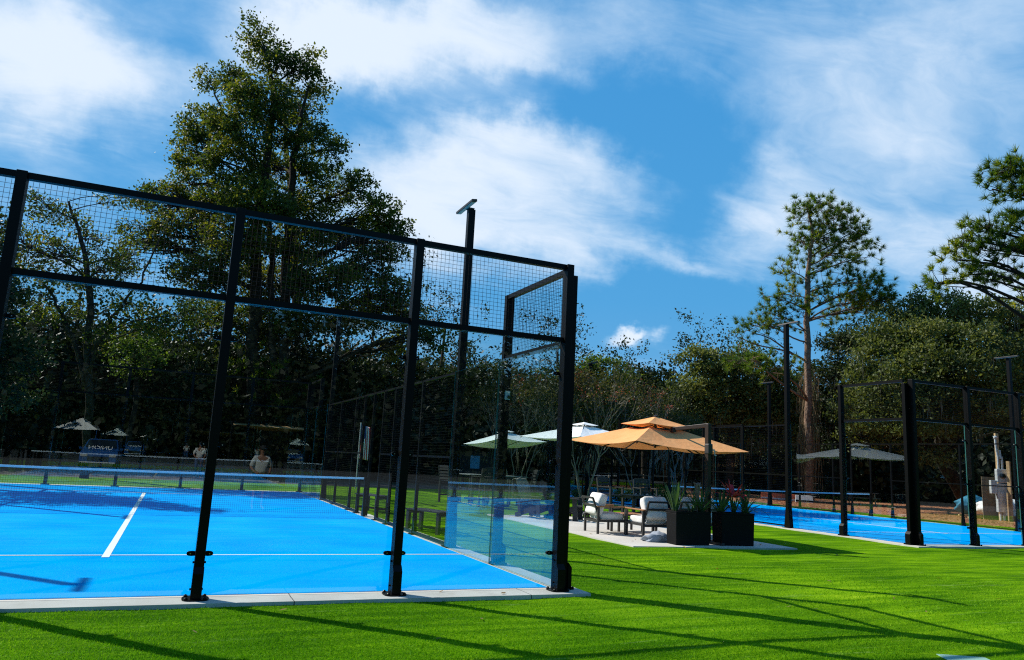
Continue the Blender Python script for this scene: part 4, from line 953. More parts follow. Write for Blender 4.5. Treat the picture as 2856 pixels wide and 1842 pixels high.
# right-hand group
tree('pine_tree', 'tall pine with an open crown and a reddish trunk at the right', 'tree', foot(1888, 46, -.05), Kt([(1888, 1165, .25), (1884, 980, .21), (1882, 800, .19), (1886, 700, .17), (1886, 620, .13), (1895, 540, .10), (1885, 470, .05)]),
     K_([(1870, 475, 28, 20, 0), (1910, 480, 40, 26, 0), (1885, 510, 45, 26, 0), (1950, 510, 45, 26, 0), (1990, 530, 40, 26, 0), (1860, 560, 36, 24, 0), (1925, 555, 55, 26, 0), (2005, 560, 40, 24, 0), (1960, 590, 50, 24, 1), (2010, 600, 26, 18, 0), (1840, 630, 32, 22, 0), (1930, 620, 50, 18, 0, .7), (2000, 650, 55, 24, 0, .8), (2040, 670, 40, 26, 0, .9), (1850, 690, 36, 22, 0), (1900, 665, 40, 20, 0, .7), (1950, 690, 55, 22, 0, .8), (2020, 700, 60, 24, 0, .8),
         (1790, 690, 26, 14, 0), (1800, 725, 40, 22, 0), (1870, 730, 40, 22, 0, .7), (1990, 725, 70, 22, 1), (2060, 705, 34, 22, 0), (1780, 755, 50, 16, 0, .8), (1750, 775, 36, 16, 0, .8), (1830, 760, 36, 18, 0, .6), (1930, 745, 30, 14, 0, .6), (1760, 840, 50, 22, -3), (1800, 850, 40, 22, -3), (1730, 790, 22, 14, 0)]),
     'needle', .3, 1.0, 46, 'pinebark', kind='pine', sub_r=.42, seed=41, tuftlen=.38)
tree('live_oak_tree', 'wide olive-green live oak filling the right side behind the far court', 'tree', foot(2250, 50, -.05), Kt([(2180, 1160, .45), (2190, 1060, .40), (2220, 950, .3), (2240, 840, .2)]),
     K_([(2170, 700, 60, 25, 0), (2110, 730, 60, 35, 0), (2210, 730, 90, 40, 0), (2290, 730, 90, 40, 0), (2370, 760, 80, 50, 0), (2080, 780, 90, 45, -1), (2170, 790, 100, 45, -2), (2270, 800, 110, 50, -3), (2370, 830, 90, 60, 0), (2060, 840, 90, 45, -2), (2150, 860, 110, 50, -4), (2260, 870, 110, 50, -4), (2350, 900, 100, 50, -2), (2040, 900, 80, 40, -2), (2120, 920, 110, 45, -4), (2230, 930, 110, 45, -4), (2330, 960, 100, 45, -2), (2000, 955, 60, 35, -2), (2080, 980, 90, 40, -4), (2190, 985, 90, 35, -3), (2450, 850, 90, 120, 0), (2010, 1010, 50, 30, -2, .8), (2060, 1045, 45, 22, -3, .6), (2160, 1060, 80, 24, -3, .5), (2440, 980, 80, 60, 0)]),
     'leaf_live', .19, 1.05, 44, seed=42, sub_r=.6, moss=.06, extra_trunks=[Kt([(2190, 1060, .25), (2120, 980, .2), (2080, 880, .1)]), Kt([(2200, 1040, .25), (2300, 960, .2), (2350, 860, .1)])])
tree('live_oak_tree', 'dark green oak behind the tan umbrella, left of the tall pine', 'tree', foot(1700, 50, -.05), Kt([(1700, 1120, .3), (1705, 1000, .26), (1710, 880, .15)]),
     K_([(1620, 840, 50, 30, 0), (1670, 850, 50, 40, 0), (1740, 860, 60, 45, 0), (1640, 900, 80, 50, 0), (1720, 920, 80, 50, 0), (1790, 890, 50, 45, 0), (1610, 950, 60, 35, 0), (1680, 970, 90, 40, 0), (1780, 960, 70, 50, 0), (1840, 920, 50, 60, 0), (1840, 1000, 60, 40, 0), (1740, 1030, 80, 30, 0, .7), (1660, 820, 20, 16, 0), (1740, 815, 25, 16, 0)]),
     'leaf_live', .2, 1.35, 50, seed=43, sub_r=.6, moss=.12)
tree('oak_tree', 'deep green round-topped tree behind the far floodlight, right of the crepe myrtles', 'tree', foot(1500, 56, -.05), Kt([(1500, 1110, .25), (1505, 1000, .22), (1500, 900, .12)]),
     K_([(1490, 880, 50, 25, 0), (1530, 885, 50, 30, 0), (1470, 920, 60, 40, 0), (1550, 930, 60, 40, 0), (1500, 980, 90, 40, 0), (1580, 990, 60, 40, 0)]),
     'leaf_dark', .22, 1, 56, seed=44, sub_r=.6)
tree('oak_tree', 'dense green tree behind the crepe myrtles, right of the corner post', 'tree', foot(1390, 54, -.05), Kt([(1390, 1110, .28), (1392, 1000, .24), (1390, 890, .12)]),
     K_([(1350, 860, 50, 28, 0), (1410, 855, 50, 25, 0), (1450, 880, 30, 30, 0), (1330, 910, 60, 45, 0), (1400, 910, 80, 50, 0), (1440, 960, 60, 50, 0), (1350, 980, 80, 50, 0), (1260, 900, 50, 40, 0), (1240, 960, 60, 50, 0)]),
     'leaf_bright', .22, .95, 54, seed=45, sub_r=.6)
tree('woodland_tree', 'shaded tree between the tall pine and the live oak', 'tree', foot(1950, 56, -.05), Kt([(1950, 1150, .3), (1955, 1000, .25), (1950, 850, .12)]),
     K_([(1960, 800, 60, 40, 0), (2010, 790, 60, 50, 0), (1940, 880, 70, 50, 0), (2010, 880, 70, 50, 0), (1930, 960, 70, 50, 0), (1990, 1000, 90, 50, 0), (1860, 1050, 90, 40, 0)]),
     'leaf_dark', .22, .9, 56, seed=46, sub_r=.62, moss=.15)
tree('pine_tree', 'near pine boughs reaching in from the upper right edge', 'tree', foot(2560, 30, -.05), Kt([(2560, 1150, .28), (2545, 800, .24), (2530, 560, .17), (2515, 400, .08), (2505, 300, .02)]),
     K_([(2330, 400, 36, 18, 0), (2380, 405, 50, 22, 0), (2310, 440, 30, 16, 0), (2370, 450, 50, 20, 0, .8), (2290, 530, 45, 18, 0), (2350, 520, 50, 24, 0), (2250, 560, 40, 20, 0), (2330, 570, 60, 20, 0, .8), (2225, 605, 26, 18, 0), (2290, 605, 50, 16, 0, .8), (2200, 655, 22, 10, 0), (2255, 640, 36, 14, 0, .8), (2310, 650, 40, 18, 0, .8), (2370, 640, 50, 20, 0, .6), (2185, 660, 12, 8, 0), (2395, 710, 24, 22, 2), (2440, 420, 60, 50, 0), (2430, 560, 60, 50, 0), (2510, 300, 50, 40, 0), (2560, 380, 70, 40, 0), (2600, 500, 80, 50, 0)]),
     'needle', .3, 1.0, 30, 'bark', kind='pine', sub_r=.30, seed=47, tuftlen=.34)

# crepe myrtles: pale many-stemmed trunks with red seed tufts
def myrtle(bx, by, depth, h, label, seed, spread=1.15, red=.5, leafn=30):
    r = np.random.default_rng(seed); b0 = np.asarray(gr(bx * K, by * K)); base = np.asarray(at(bx * K, by * K, depth)); base[2] = -.05
    root = empty('crepe_myrtle', tuple(base), 0, label, 'tree', 'crepe myrtles behind the courts'); tb = MB(); P1 = []; P2 = []
    def grow(p, d, l, rad, lev):
        e = p + d * l; tb.tube(curve(p, e, r, 4, .06), np.linspace(rad, rad * .7, 4), 5, cap=False)
        if lev == 0:
            (P2 if r.uniform() < red else P1).append(e); return
        for k in range(3 if lev > 1 else r.integers(2, 4)):
            nd = d + r.normal(size=3) * .38; nd[2] = abs(nd[2]) + .15; nd /= np.linalg.norm(nd); grow(e, nd, l * r.uniform(.62, .8), rad * .66, lev - 1)
    for k in range(4):
        a = 2 * PI * k / 4 + r.uniform(-.5, .5); d = np.array([math.cos(a) * .28 * spread, math.sin(a) * .28 * spread, 1]); d /= np.linalg.norm(d)
        grow(np.array([math.cos(a) * .1, math.sin(a) * .1, 0.]), d, h * .36, .030, 4)
    tb.build('trunk', M['palebark'], root, smooth=True)
    A = np.array(P1); Q = np.repeat(A, leafn, 0) + r.normal(size=(len(A) * leafn, 3)) * .22; V = leaf_quads(Q, .10, r); fastmesh('crown', V, np.arange(len(V)).reshape(-1, 4), M['leaf_sparse'], root)
    if P2:
        A = np.array(P2); Q = np.repeat(A, 12, 0) + r.normal(size=(len(A) * 12, 3)) * np.array([.09, .09, .14]); V = leaf_quads(Q, .085, r); fastmesh('seed_tufts', V, np.arange(len(V)).reshape(-1, 4), M['redtuft'], root)
    return root, base
mm = []
mm.append(myrtle(1205, 1110, 31, 5.0, 'crepe myrtle directly behind the ivory umbrella', 61, red=.04))
mm.append(myrtle(1365, 1110, 30, 5.4, 'crepe myrtle with many red seed tufts, right of the steel corner post', 62, red=.22))
mm.append(myrtle(1490, 1110, 31, 4.6, 'crepe myrtle behind the top tier of the tan umbrella', 63, red=.10))
mm.append(myrtle(1583, 1110, 32, 3.6, 'small crepe myrtle seen below the tan umbrella', 64, red=.02))
for (o, b_), s in zip(mm, range(4)):
    r = np.random.default_rng(80 + s); P = np.stack([r.normal(0, .7, 3), r.normal(0, .7, 3), r.uniform(1.6, 2.4, 3)], 1); hang(o, P, r, 14, .7)

# vines on the pine trunk
r = np.random.default_rng(5); pb = np.array(foot(1888, 46, -.05)); n = 260
b = MB()
for i in range(n):
    z0 = r.uniform(3.0, 8.5); a = r.uniform(0, 2 * PI); rr = r.uniform(.22, .9); z1 = max(.3, z0 - r.uniform(.8, 4.5)); x = rr * math.cos(a); y = rr * math.sin(a)
    pts = [(x * .4, y * .4, z0)] + [(x * (.6 + .4 * r.uniform()), y * (.6 + .4 * r.uniform()), z0 + (z1 - z0) * t) for t in (.3, .6, 1)]
    b.tube(pts, [.012, .012, .01, .006], 3, cap=False)
o = b.build('trunk_vines', M['vine'], None); o.location = tuple(pb); tag(o, 'dry brown vines hanging round the tall pine trunk', 'vine', kind='stuff')

# deep woodland behind everything, and behind the camera (it shows in the glass)
def woodland():
    r = np.random.default_rng(99); pts = []
    def band(a0, a1, d0, d1, h, n, hv=.25, k=34):
        for i in range(n):
            a = math.radians(r.uniform(a0, a1)); d = r.uniform(d0, d1); hh = h * r.uniform(1 - hv, 1 + hv * .4)
            c = CAM[:2] + d * np.array([math.sin(a), math.cos(a)]); m = 7
            q = r.normal(size=(m, 3)); q /= np.linalg.norm(q, axis=1)[:, None]; q *= r.uniform(.4, 1, (m, 1)) * np.array([2.6, 2.6, hh * .42]); q += np.array([c[0], c[1], hh * .56])
            for s in q:
                pts.append(s + r.normal(size=(k, 3)) * np.array([.9, .9, .8]))
    band(-26, 14, 47, 60, 9.5, 320, k=72); P0 = np.concatenate(pts); pts.clear(); V0 = leaf_quads(P0, .32, r); band(-24, 90, 62, 88, 10.5, 800, k=56); P0 = np.concatenate(pts); pts.clear(); V0 = np.concatenate([V0, leaf_quads(P0, .42, r)])
    band(-26, 26, 46, 62, 4.0, 500, .6); band(-95, -24, 55, 80, 12, 450); band(-95, -24, 55, 80, 4.5, 450, .6); band(90, 110, 60, 80, 11, 150); band(90, 110, 60, 80, 4.5, 150); band(-24, 90, 62, 84, 4.5, 1500, .6)
    P1 = np.concatenate(pts); pts.clear()
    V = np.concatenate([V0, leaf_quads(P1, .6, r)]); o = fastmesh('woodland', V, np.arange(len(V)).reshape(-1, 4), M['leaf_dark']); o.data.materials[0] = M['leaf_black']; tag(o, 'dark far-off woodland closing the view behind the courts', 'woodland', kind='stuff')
    band(110, 265, 50, 74, 11.0, 700); band(110, 265, 50, 74, 4.0, 700); band(110, 265, 55, 74, 19.0, 520)
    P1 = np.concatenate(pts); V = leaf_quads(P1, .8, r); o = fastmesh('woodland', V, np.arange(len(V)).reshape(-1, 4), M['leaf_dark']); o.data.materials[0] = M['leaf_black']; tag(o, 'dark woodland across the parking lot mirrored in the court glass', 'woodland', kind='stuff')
woodland()
# scattered tall trunks standing in the wood
for i, (px, dp) in enumerate([(40, 46), (150, 52), (420, 50), (560, 48), (830, 52), (905, 48), (1010, 55), (1090, 60), (1300, 60), (1440, 58), (1640, 58), (1790, 60), (2070, 60), (2380, 52)]):
    r = np.random.default_rng(200 + i); f = foot(px, dp); h = r.uniform(8, 12); b = MB(); b.tube(np.array([(0, 0, 0), (r.normal() * .1, 0, h * .4), (r.normal() * .25, .1, h)]), [.2, .15, .09], 8)
    root = empty('slender_tree', f, 0, None, 'tree', 'slender trunks in the shaded wood'); root['label'] = ['slender trunk at the left edge of the shaded wood', 'slender trunk behind the far left of the near court', 'slender trunk left of the second fence post', 'slender trunk close left of the tall oak trunk', 'slender trunk right of the tall oak trunk', 'slender trunk behind the inner floodlight pole', 'slender trunk behind the third fence post', 'slender trunk behind the near side mesh', 'slender trunk just right of the steel corner post', 'slender trunk behind the white umbrella', 'slender trunk behind the tan umbrella', 'slender trunk left of the tall pine', 'slender trunk behind the far court corner', 'slender trunk at the right edge behind the meter boxes'][i]
    b.build('trunk', M['bark'], root, smooth=True)
    q = r.normal(size=(26, 3)) * np.array([1.3, 1.3, 1.6]) + np.array([0, 0, h]); Q = np.repeat(q, 40, 0) + r.normal(size=(26 * 40, 3)) * .35; V = leaf_quads(Q, .22, r); fastmesh('crown', V, np.arange(len(V)).reshape(-1, 4), M['leaf_dark'], root)

# low shrubs in the beds behind the courts
def shrub(x, y, h, label, seed, leaf='leaf_bright'):
    r = np.random.default_rng(seed); root = empty('shrub', (x, y, -.05), 0, label, 'shrub', 'low shrubs behind the far court'); tb = MB()
    q = r.normal(size=(40, 3)); q /= np.linalg.norm(q, axis=1)[:, None]; q *= np.array([h * .9, h * .9, h * .5]); q[:, 2] += h * .5
    for s in q[:14]: tb.tube([(0, 0, 0), tuple(s * .6), tuple(s)], [.02, .012, .006], 4)
    tb.build('stems', M['bark'], root); Q = np.repeat(q, 30, 0) + r.normal(size=(1200, 3)) * h * .16; Q[:, 2] = np.abs(Q[:, 2]); V = leaf_quads(Q, .09, r); fastmesh('foliage', V, np.arange(len(V)).reshape(-1, 4), M[leaf], root)
SH = [(1730, 1345, .55, 'fresh green shrub behind the right tall slatted chair'), (1760, 1350, .45, 'yellow-green shrub left of the far net end'), (1640, 1350, .35, 'low green plants just right of the corner post'), (1690, 1352, .4, 'low green plants between the tall slatted chairs')]
for i, (px, py, h, lb) in enumerate([(1830, 1350, .7, SH[0][3]), (1885, 1362, .6, SH[1][3]), (1620, 1350, .4, SH[2][3]), (1745, 1352, .5, SH[3][3])]):
    p = gr(px, py + 14); p = CAM + (p - CAM) * min(1, 34 / np.linalg.norm(p - CAM)); shrub(p[0], p[1], h, lb, 300 + i, 'leaf_bright' if i != 2 else 'strap')

# ------------------------------------------------------------------ background furniture
def rail_fence(pts, label, h=1.05, step=2.4):
    e = empty('rail_fence', (0, 0, 0), 0, label, 'fence'); k = 0
    for a, b_ in zip(pts[:-1], pts[1:]):
        a = np.array(a, float); b_ = np.array(b_, float); L_ = np.linalg.norm(b_ - a); n = max(1, int(L_ / step))
        for i in range(n):
            p = a + (b_ - a) * i / n; MB().box((p[0], p[1], h / 2), (.09, .09, h)).build('post', M['oldwood'], e)
        for z in (h - .08, h * .5): MB().bar((*a, z), (*b_, z), .05, .10).build('rail', M['oldwood'], e)
rail_fence([(-22, 42), (2, 42), (20, 41), (30, 38)], 'pale weathered rail fence behind the left court at the edge of the wood')
rail_fence([(48, 26), (60, 12), (64, 2)], 'weathered rail fence behind the mulch bed at the right')

# utility pedestal: post, conduits, meter boxes
p = gr(2798, 1450); e = empty('utility_pedestal', (p[0], p[1], -.045), math.radians(-25), 'grey electric meter boxes and conduits on a wooden post by the far court', 'utility post')
def up(px, py): q = at(px, py, 30.4); return q[2]
MB().box((.0, .14, 1.98), (.14, .12, 4.0)).build('post', M['lumber'], e)
MB().box((-.02, -.02, 1.02), (.44, .18, 1.30)).build('lower_box', M['galv'], e, bevel=.01)
MB().box((-.38, -.02, 1.50), (.26, .16, .60)).build('side_box', M['galv'], e, bevel=.01)
mb = MB().box((0.02, -.02, 2.02), (.48, .2, .62)).build('meter_box', M['galv'], e, bevel=.02)
MB().tube([(0, -.10, 2.02), (0, -.24, 2.02), (0, -.26, 2.02)], [.11, .11, .07], 16).build('meter_dial', M['carglass'], mb)
for (x, z1, nm) in ((-.06, 3.75, 'conduit'), (.12, 3.2, 'conduit')): MB().tube([(x, .02, 2.33), (x, .02, 2.9), (x - .06, .02, z1 - .4), (x - .07, .02, z1)], .045, 8).build(nm, M['pvc'], e)
MB().tube([(-.16, .0, 3.72), (-.13, .0, 3.80), (-.13, 0, 3.86)], [.06, .10, .03], 10).build('weather_cap', M['pvc'], e)
for x in (-.1, .08): MB().cyl((x, 0, 0), (x, 0, .38), .045).build('conduit', M['pvc'], e)
e = empty('wooden_post', tuple(gr(2822, 1452) * np.array((1, 1, 0)) + np.array((0, 0, -.045))), .2, 'tall bare lumber post right of the meter boxes', 'post')
MB().box((0, 0, 1.35), (.13, .13, 2.7)).build('post', M['lumber'], e); MB().box((-.14, .05, .62), (.12, .05, 1.3)).build('brace_board', M['lumber'], e)
e = empty('plywood_board', (gr(2822, 1452)[0] - .0, gr(2822, 1452)[1] + .75, -.04), -.5, 'weathered plywood sheet standing behind the meter boxes', 'board'); MB().box((-.1, 0, 1.0), (.85, .03, 1.9)).build('sheet', M['oldwood'], e)
# lumber stack with tarps
p = gr(2745, 1445); r = np.random.default_rng(3)
for i in range(7):
    b = MB(); b.box((0, 0, 0), (r.uniform(2.6, 3.8), .14, .07)); o = b.build('lumber_plank', M['lumber']); o.location = (p[0] + .9 + r.uniform(-.3, .3), p[1] - .9 + (i % 3) * .3, -.01 + .075 * (i // 3)); o.rotation_euler = (0, 0, -.55 + r.uniform(-.03, .03))
    tag(o, ['bottom lumber plank at the front of the stack by the meter', 'bottom lumber plank in the middle of the stack', 'bottom lumber plank at the back of the stack', 'second layer lumber plank at the front of the stack', 'second layer lumber plank in the middle of the stack', 'second layer lumber plank at the back of the stack', 'topmost lumber plank under the white tarp'][i], 'plank', 'lumber planks stacked by the meter boxes')
def heap(name, m, loc, d, label, seed, rz=0):
    V, F = rbox_mesh((0, 0, 0), d, puff=d[2] * .3, seed=seed); V = [(x + .08 * math.sin(z * 9 + y * 5), y + .06 * math.sin(x * 7), z * (1.05 - .9 * abs(x / d[0])) + .04 * math.sin(x * 4 + y * 5) + .015 * math.sin(x * 11 - y * 7)) for x, y, z in V]; b = MB(); b.add(V, F); o = b.build(name, m, None, smooth=True); o.location = loc; o.rotation_euler = (0, 0, rz); return tag(o, label, 'tarp')
heap('white_tarp', M['tarp'], (p[0] + 1.1, p[1] - .2, .42), (2.3, 1.3, .75), 'white tarp heap on the lumber stack by the meter', 4, -.55)
heap('blue_tarp', M['bluetarp'], (p[0] + .7, p[1] + .95, .50), (1.5, .7, .7), 'teal blue tarp behind the white tarp heap', 5, -.55)
heap('white_tarp', M['tarp'], (p[0] + 2.9, p[1] - 1.9, .4), (1.0, .9, .8), 'small white bag heap at the right edge of the picture', 6)
# picnic table in the shade
def picnic(loc, rz, label):
    e = empty('picnic_table', loc, rz, label, 'picnic table'); T_ = M['oldwood']; m = MB()
    for y in (-.3, -.15, 0, .15, .3): m.box((0, y, .74), (1.8, .14, .04))
    m.build('table_top', T_, e)
    for sy in (-1, 1):
        m = MB(); [m.box((0, sy * (.66 + k * .14), .43), (1.8, .13, .04)) for k in (0, 1)]; m.build('bench_seat', T_, e)
    for sx in (-1, 1):
        for sy in (-1, 1): MB().bar((sx * .65, sy * .25, .72), (sx * .65, sy * .62, 0), .05, .10).build('leg', M['lumber'], e)
        MB().box((sx * .65 + .03, 0, .38), (.04, 1.6, .09)).build('bench_bearer', M['lumber'], e)
p = gr(2405, 1407); picnic((p[0], p[1], -.045), -.7, 'weathered picnic table on the mulch bed behind the far court')
# hut behind
e = empty('storage_hut', (*(at(2300, 1300, 58)[:2]), -.05), -.5, 'low dark hut with a sloping roof behind the tall pine', 'hut')
MB().box((0, 0, .9), (3.6, 2.6, 1.8)).build('wall', M['hut'], e); m = MB(); m.hexa([(-2.1, -1.6, 1.75), (2.1, -1.6, 1.75), (2.1, 1.6, 1.75), (-2.1, 1.6, 1.75), (-2.1, -.05, 2.35), (2.1, -.05, 2.35), (2.1, .05, 2.35), (-2.1, .05, 2.35)]); m.build('roof', M['hutroof'], e)
MB().box((-.6, -1.32, .8), (.8, .05, 1.6)).build('door', M['hutroof'], e)
# low orange and white barriers
for i, (px, py) in enumerate([(2145, 1391), (2180, 1394), (2215, 1397), (2243, 1400)]):
    p = gr(px, py); e = empty('road_barrier', (p[0], p[1], -.05), -.75, ['low orange barrier block, leftmost of the row by the pine', 'low orange barrier block, second from the left by the pine', 'low orange barrier block, third from the left by the pine', 'low white barrier block at the right end of the row by the pine'][i], 'barrier', 'low barriers beside the tall pine')
    m = MB(); m.hexa([(-.5, -.16, 0), (.5, -.16, 0), (.5, .16, 0), (-.5, .16, 0), (-.49, -.07, .42), (.49, -.07, .42), (.49, .07, .42), (-.49, .07, .42)]); m.build('body', M['orange'] if i < 3 else M['white'], e, bevel=.015)
    MB().box((0, -.15, .10), (.98, .04, .09)).build('stripe', M['white'] if i < 3 else M['planter'], e)
# parasols far behind the far court
def far_parasol(px, py, depth, label, m='canvas', half=1.25, h=2.4):
    p = at(px, py, depth); market_umbrella((p[0], p[1], -.05), .3, half, h - .45, h, M[m], label, nsides=6)
far_parasol(2660, 1400, 52, 'small pale parasol in the distance between the far court posts', 'cream')
far_parasol(2745, 1400, 56, 'distant pale parasol just left of the meter boxes', 'cream')
# shade sails on thin poles, left
def sail(a, b_, c, d_, label):
    e = empty('shade_sail', tuple(a), 0, label, 'shade sail', 'brown shade sails under the tall trees'); V = []; F = []; n = 10; a, b_, c, d_ = map(np.array, (a, b_, c, d_))
    for i in range(n + 1):
        for j in range(n + 1):
            u, v = i / n, j / n; pinch = 1 - .16 * 4 * u * (1 - u); vv = .5 + (v - .5) * pinch; p = (a * (1 - u) + b_ * u) * (1 - vv) + (d_ * (1 - u) + c * u) * vv; V.append(p - a + np.array((0, 0, -.25 * 16 * u * (1 - u) * v * (1 - v))))
    for i in range(n):
        for j in range(n): F.append((i * (n + 1) + j, i * (n + 1) + j + 1, (i + 1) * (n + 1) + j + 1, (i + 1) * (n + 1) + j))
    b = MB(); b.add(V, F); thicken(b.build('sail', M['sail'], e, smooth=True), .005)
    for q in (a, b_, c, d_): MB().cyl(tuple(q - a + np.array((0, 0, .15))), (q[0] - a[0], q[1] - a[1], -a[2]), .05, 8).build('pole', M['black'], e)
sail(at(648, 1184, 37), at(880, 1203, 38), at(870, 1194, 42), at(655, 1180, 41), 'longer brown shade sail right of the tall oak trunk')
sail(at(530, 1200, 38), at(690, 1214, 39), at(685, 1206, 43), at(535, 1203, 42), 'shorter brown shade sail left of the tall oak trunk')
# flag on a pole
p = np.array(gr(1000, 1366)); p = np.array(at(1002, 1240, 33)); e = empty('flag_pole', (p[0], p[1], -.05), -.35, 'striped flag hanging limp from a pole beyond the near side fence', 'flag')
MB().cyl((0, 0, 0), (0, 0, 2.9), .025).build('pole', M['pvc'], e)
def flag_cols():
    mr_, mw, mb_ = mat('flag_red', (.45, .03, .04), .8), mat('flag_white', (.7, .7, .7), .8), mat('flag_blue', (.02, .04, .16), .8)
    V = []; F = []; mi = []; nx, ny = 26, 14
    for i in range(nx + 1):
        for j in range(ny + 1):
            t = i / nx; s = j / ny; z = 2.78 - t * 1.45 - .08 * s; x = .03 + s * .42 * (1 - .25 * t) + .03 * math.sin(s * 14 + t * 3); y = .07 * math.sin(s * 11 + t * 2); V.append((x + .12 * t * s, y, z))
    for i in range(nx):
        for j in range(ny - 1):
            F.append((i * (ny + 1) + j, i * (ny + 1) + j + 1, (i + 1) * (ny + 1) + j + 1, (i + 1) * (ny + 1) + j)); mi.append(2 if (i < 10 and j < 7) else (j % 2))
    b = MB(); b.add(V, F); o = b.build('flag_cloth', [mr_, mw, mb_], e, smooth=True); o.data.polygons.foreach_set('material_index', mi); thicken(o, .004)
    s = MB()
    for i in range(5):
        for j in range(3):
            v = V[(i * 2 + 1) * (ny + 1) + j * 2 + 1]; s.tube([(v[0], v[1] - .006, v[2]), (v[0], v[1] - .012, v[2])], [.018, .018], 5)
    s.build('stars', mw, e)
flag_cols()
# notice board and a small blue sign on the hut wall behind the near side glass
p = at(1330, 1290, 40); e = empty('notice_board', (p[0], p[1], -.05), -.5, 'small blue notice on a dark board behind the near side glass', 'sign')
for x in (-.9, .9): MB().box((x, 0, 1.1), (.08, .08, 2.2)).build('post', M['darkwood'], e)
MB().box((0, 0, 1.35), (1.7, .05, 1.3)).build('board', M['hut'], e); MB().box((-.1, -.035, 1.4), (.5, .012, .68)).build('notice', M['bluesign'], e); MB().box((0, 0, 2.25), (2.6, 1.0, .06)).build('roof', M['hutroof'], e)
# camera / access box on the side post of the near enclosure
e = empty('security_camera', (.13, 2.0, 2.46), 0, 'small white camera box fixed to the near side post', 'camera')
MB().box((.0, .0, .0), (.09, .10, .14)).build('housing', M['white'], e, bevel=.01); MB().cyl((.02, -.05, -.02), (.02, -.085, -.03), .025).build('lens', M['carglass'], e); MB().box((-.0, .06, -.12), (.05, .05, .10)).build('bracket', M['pvc'], e)

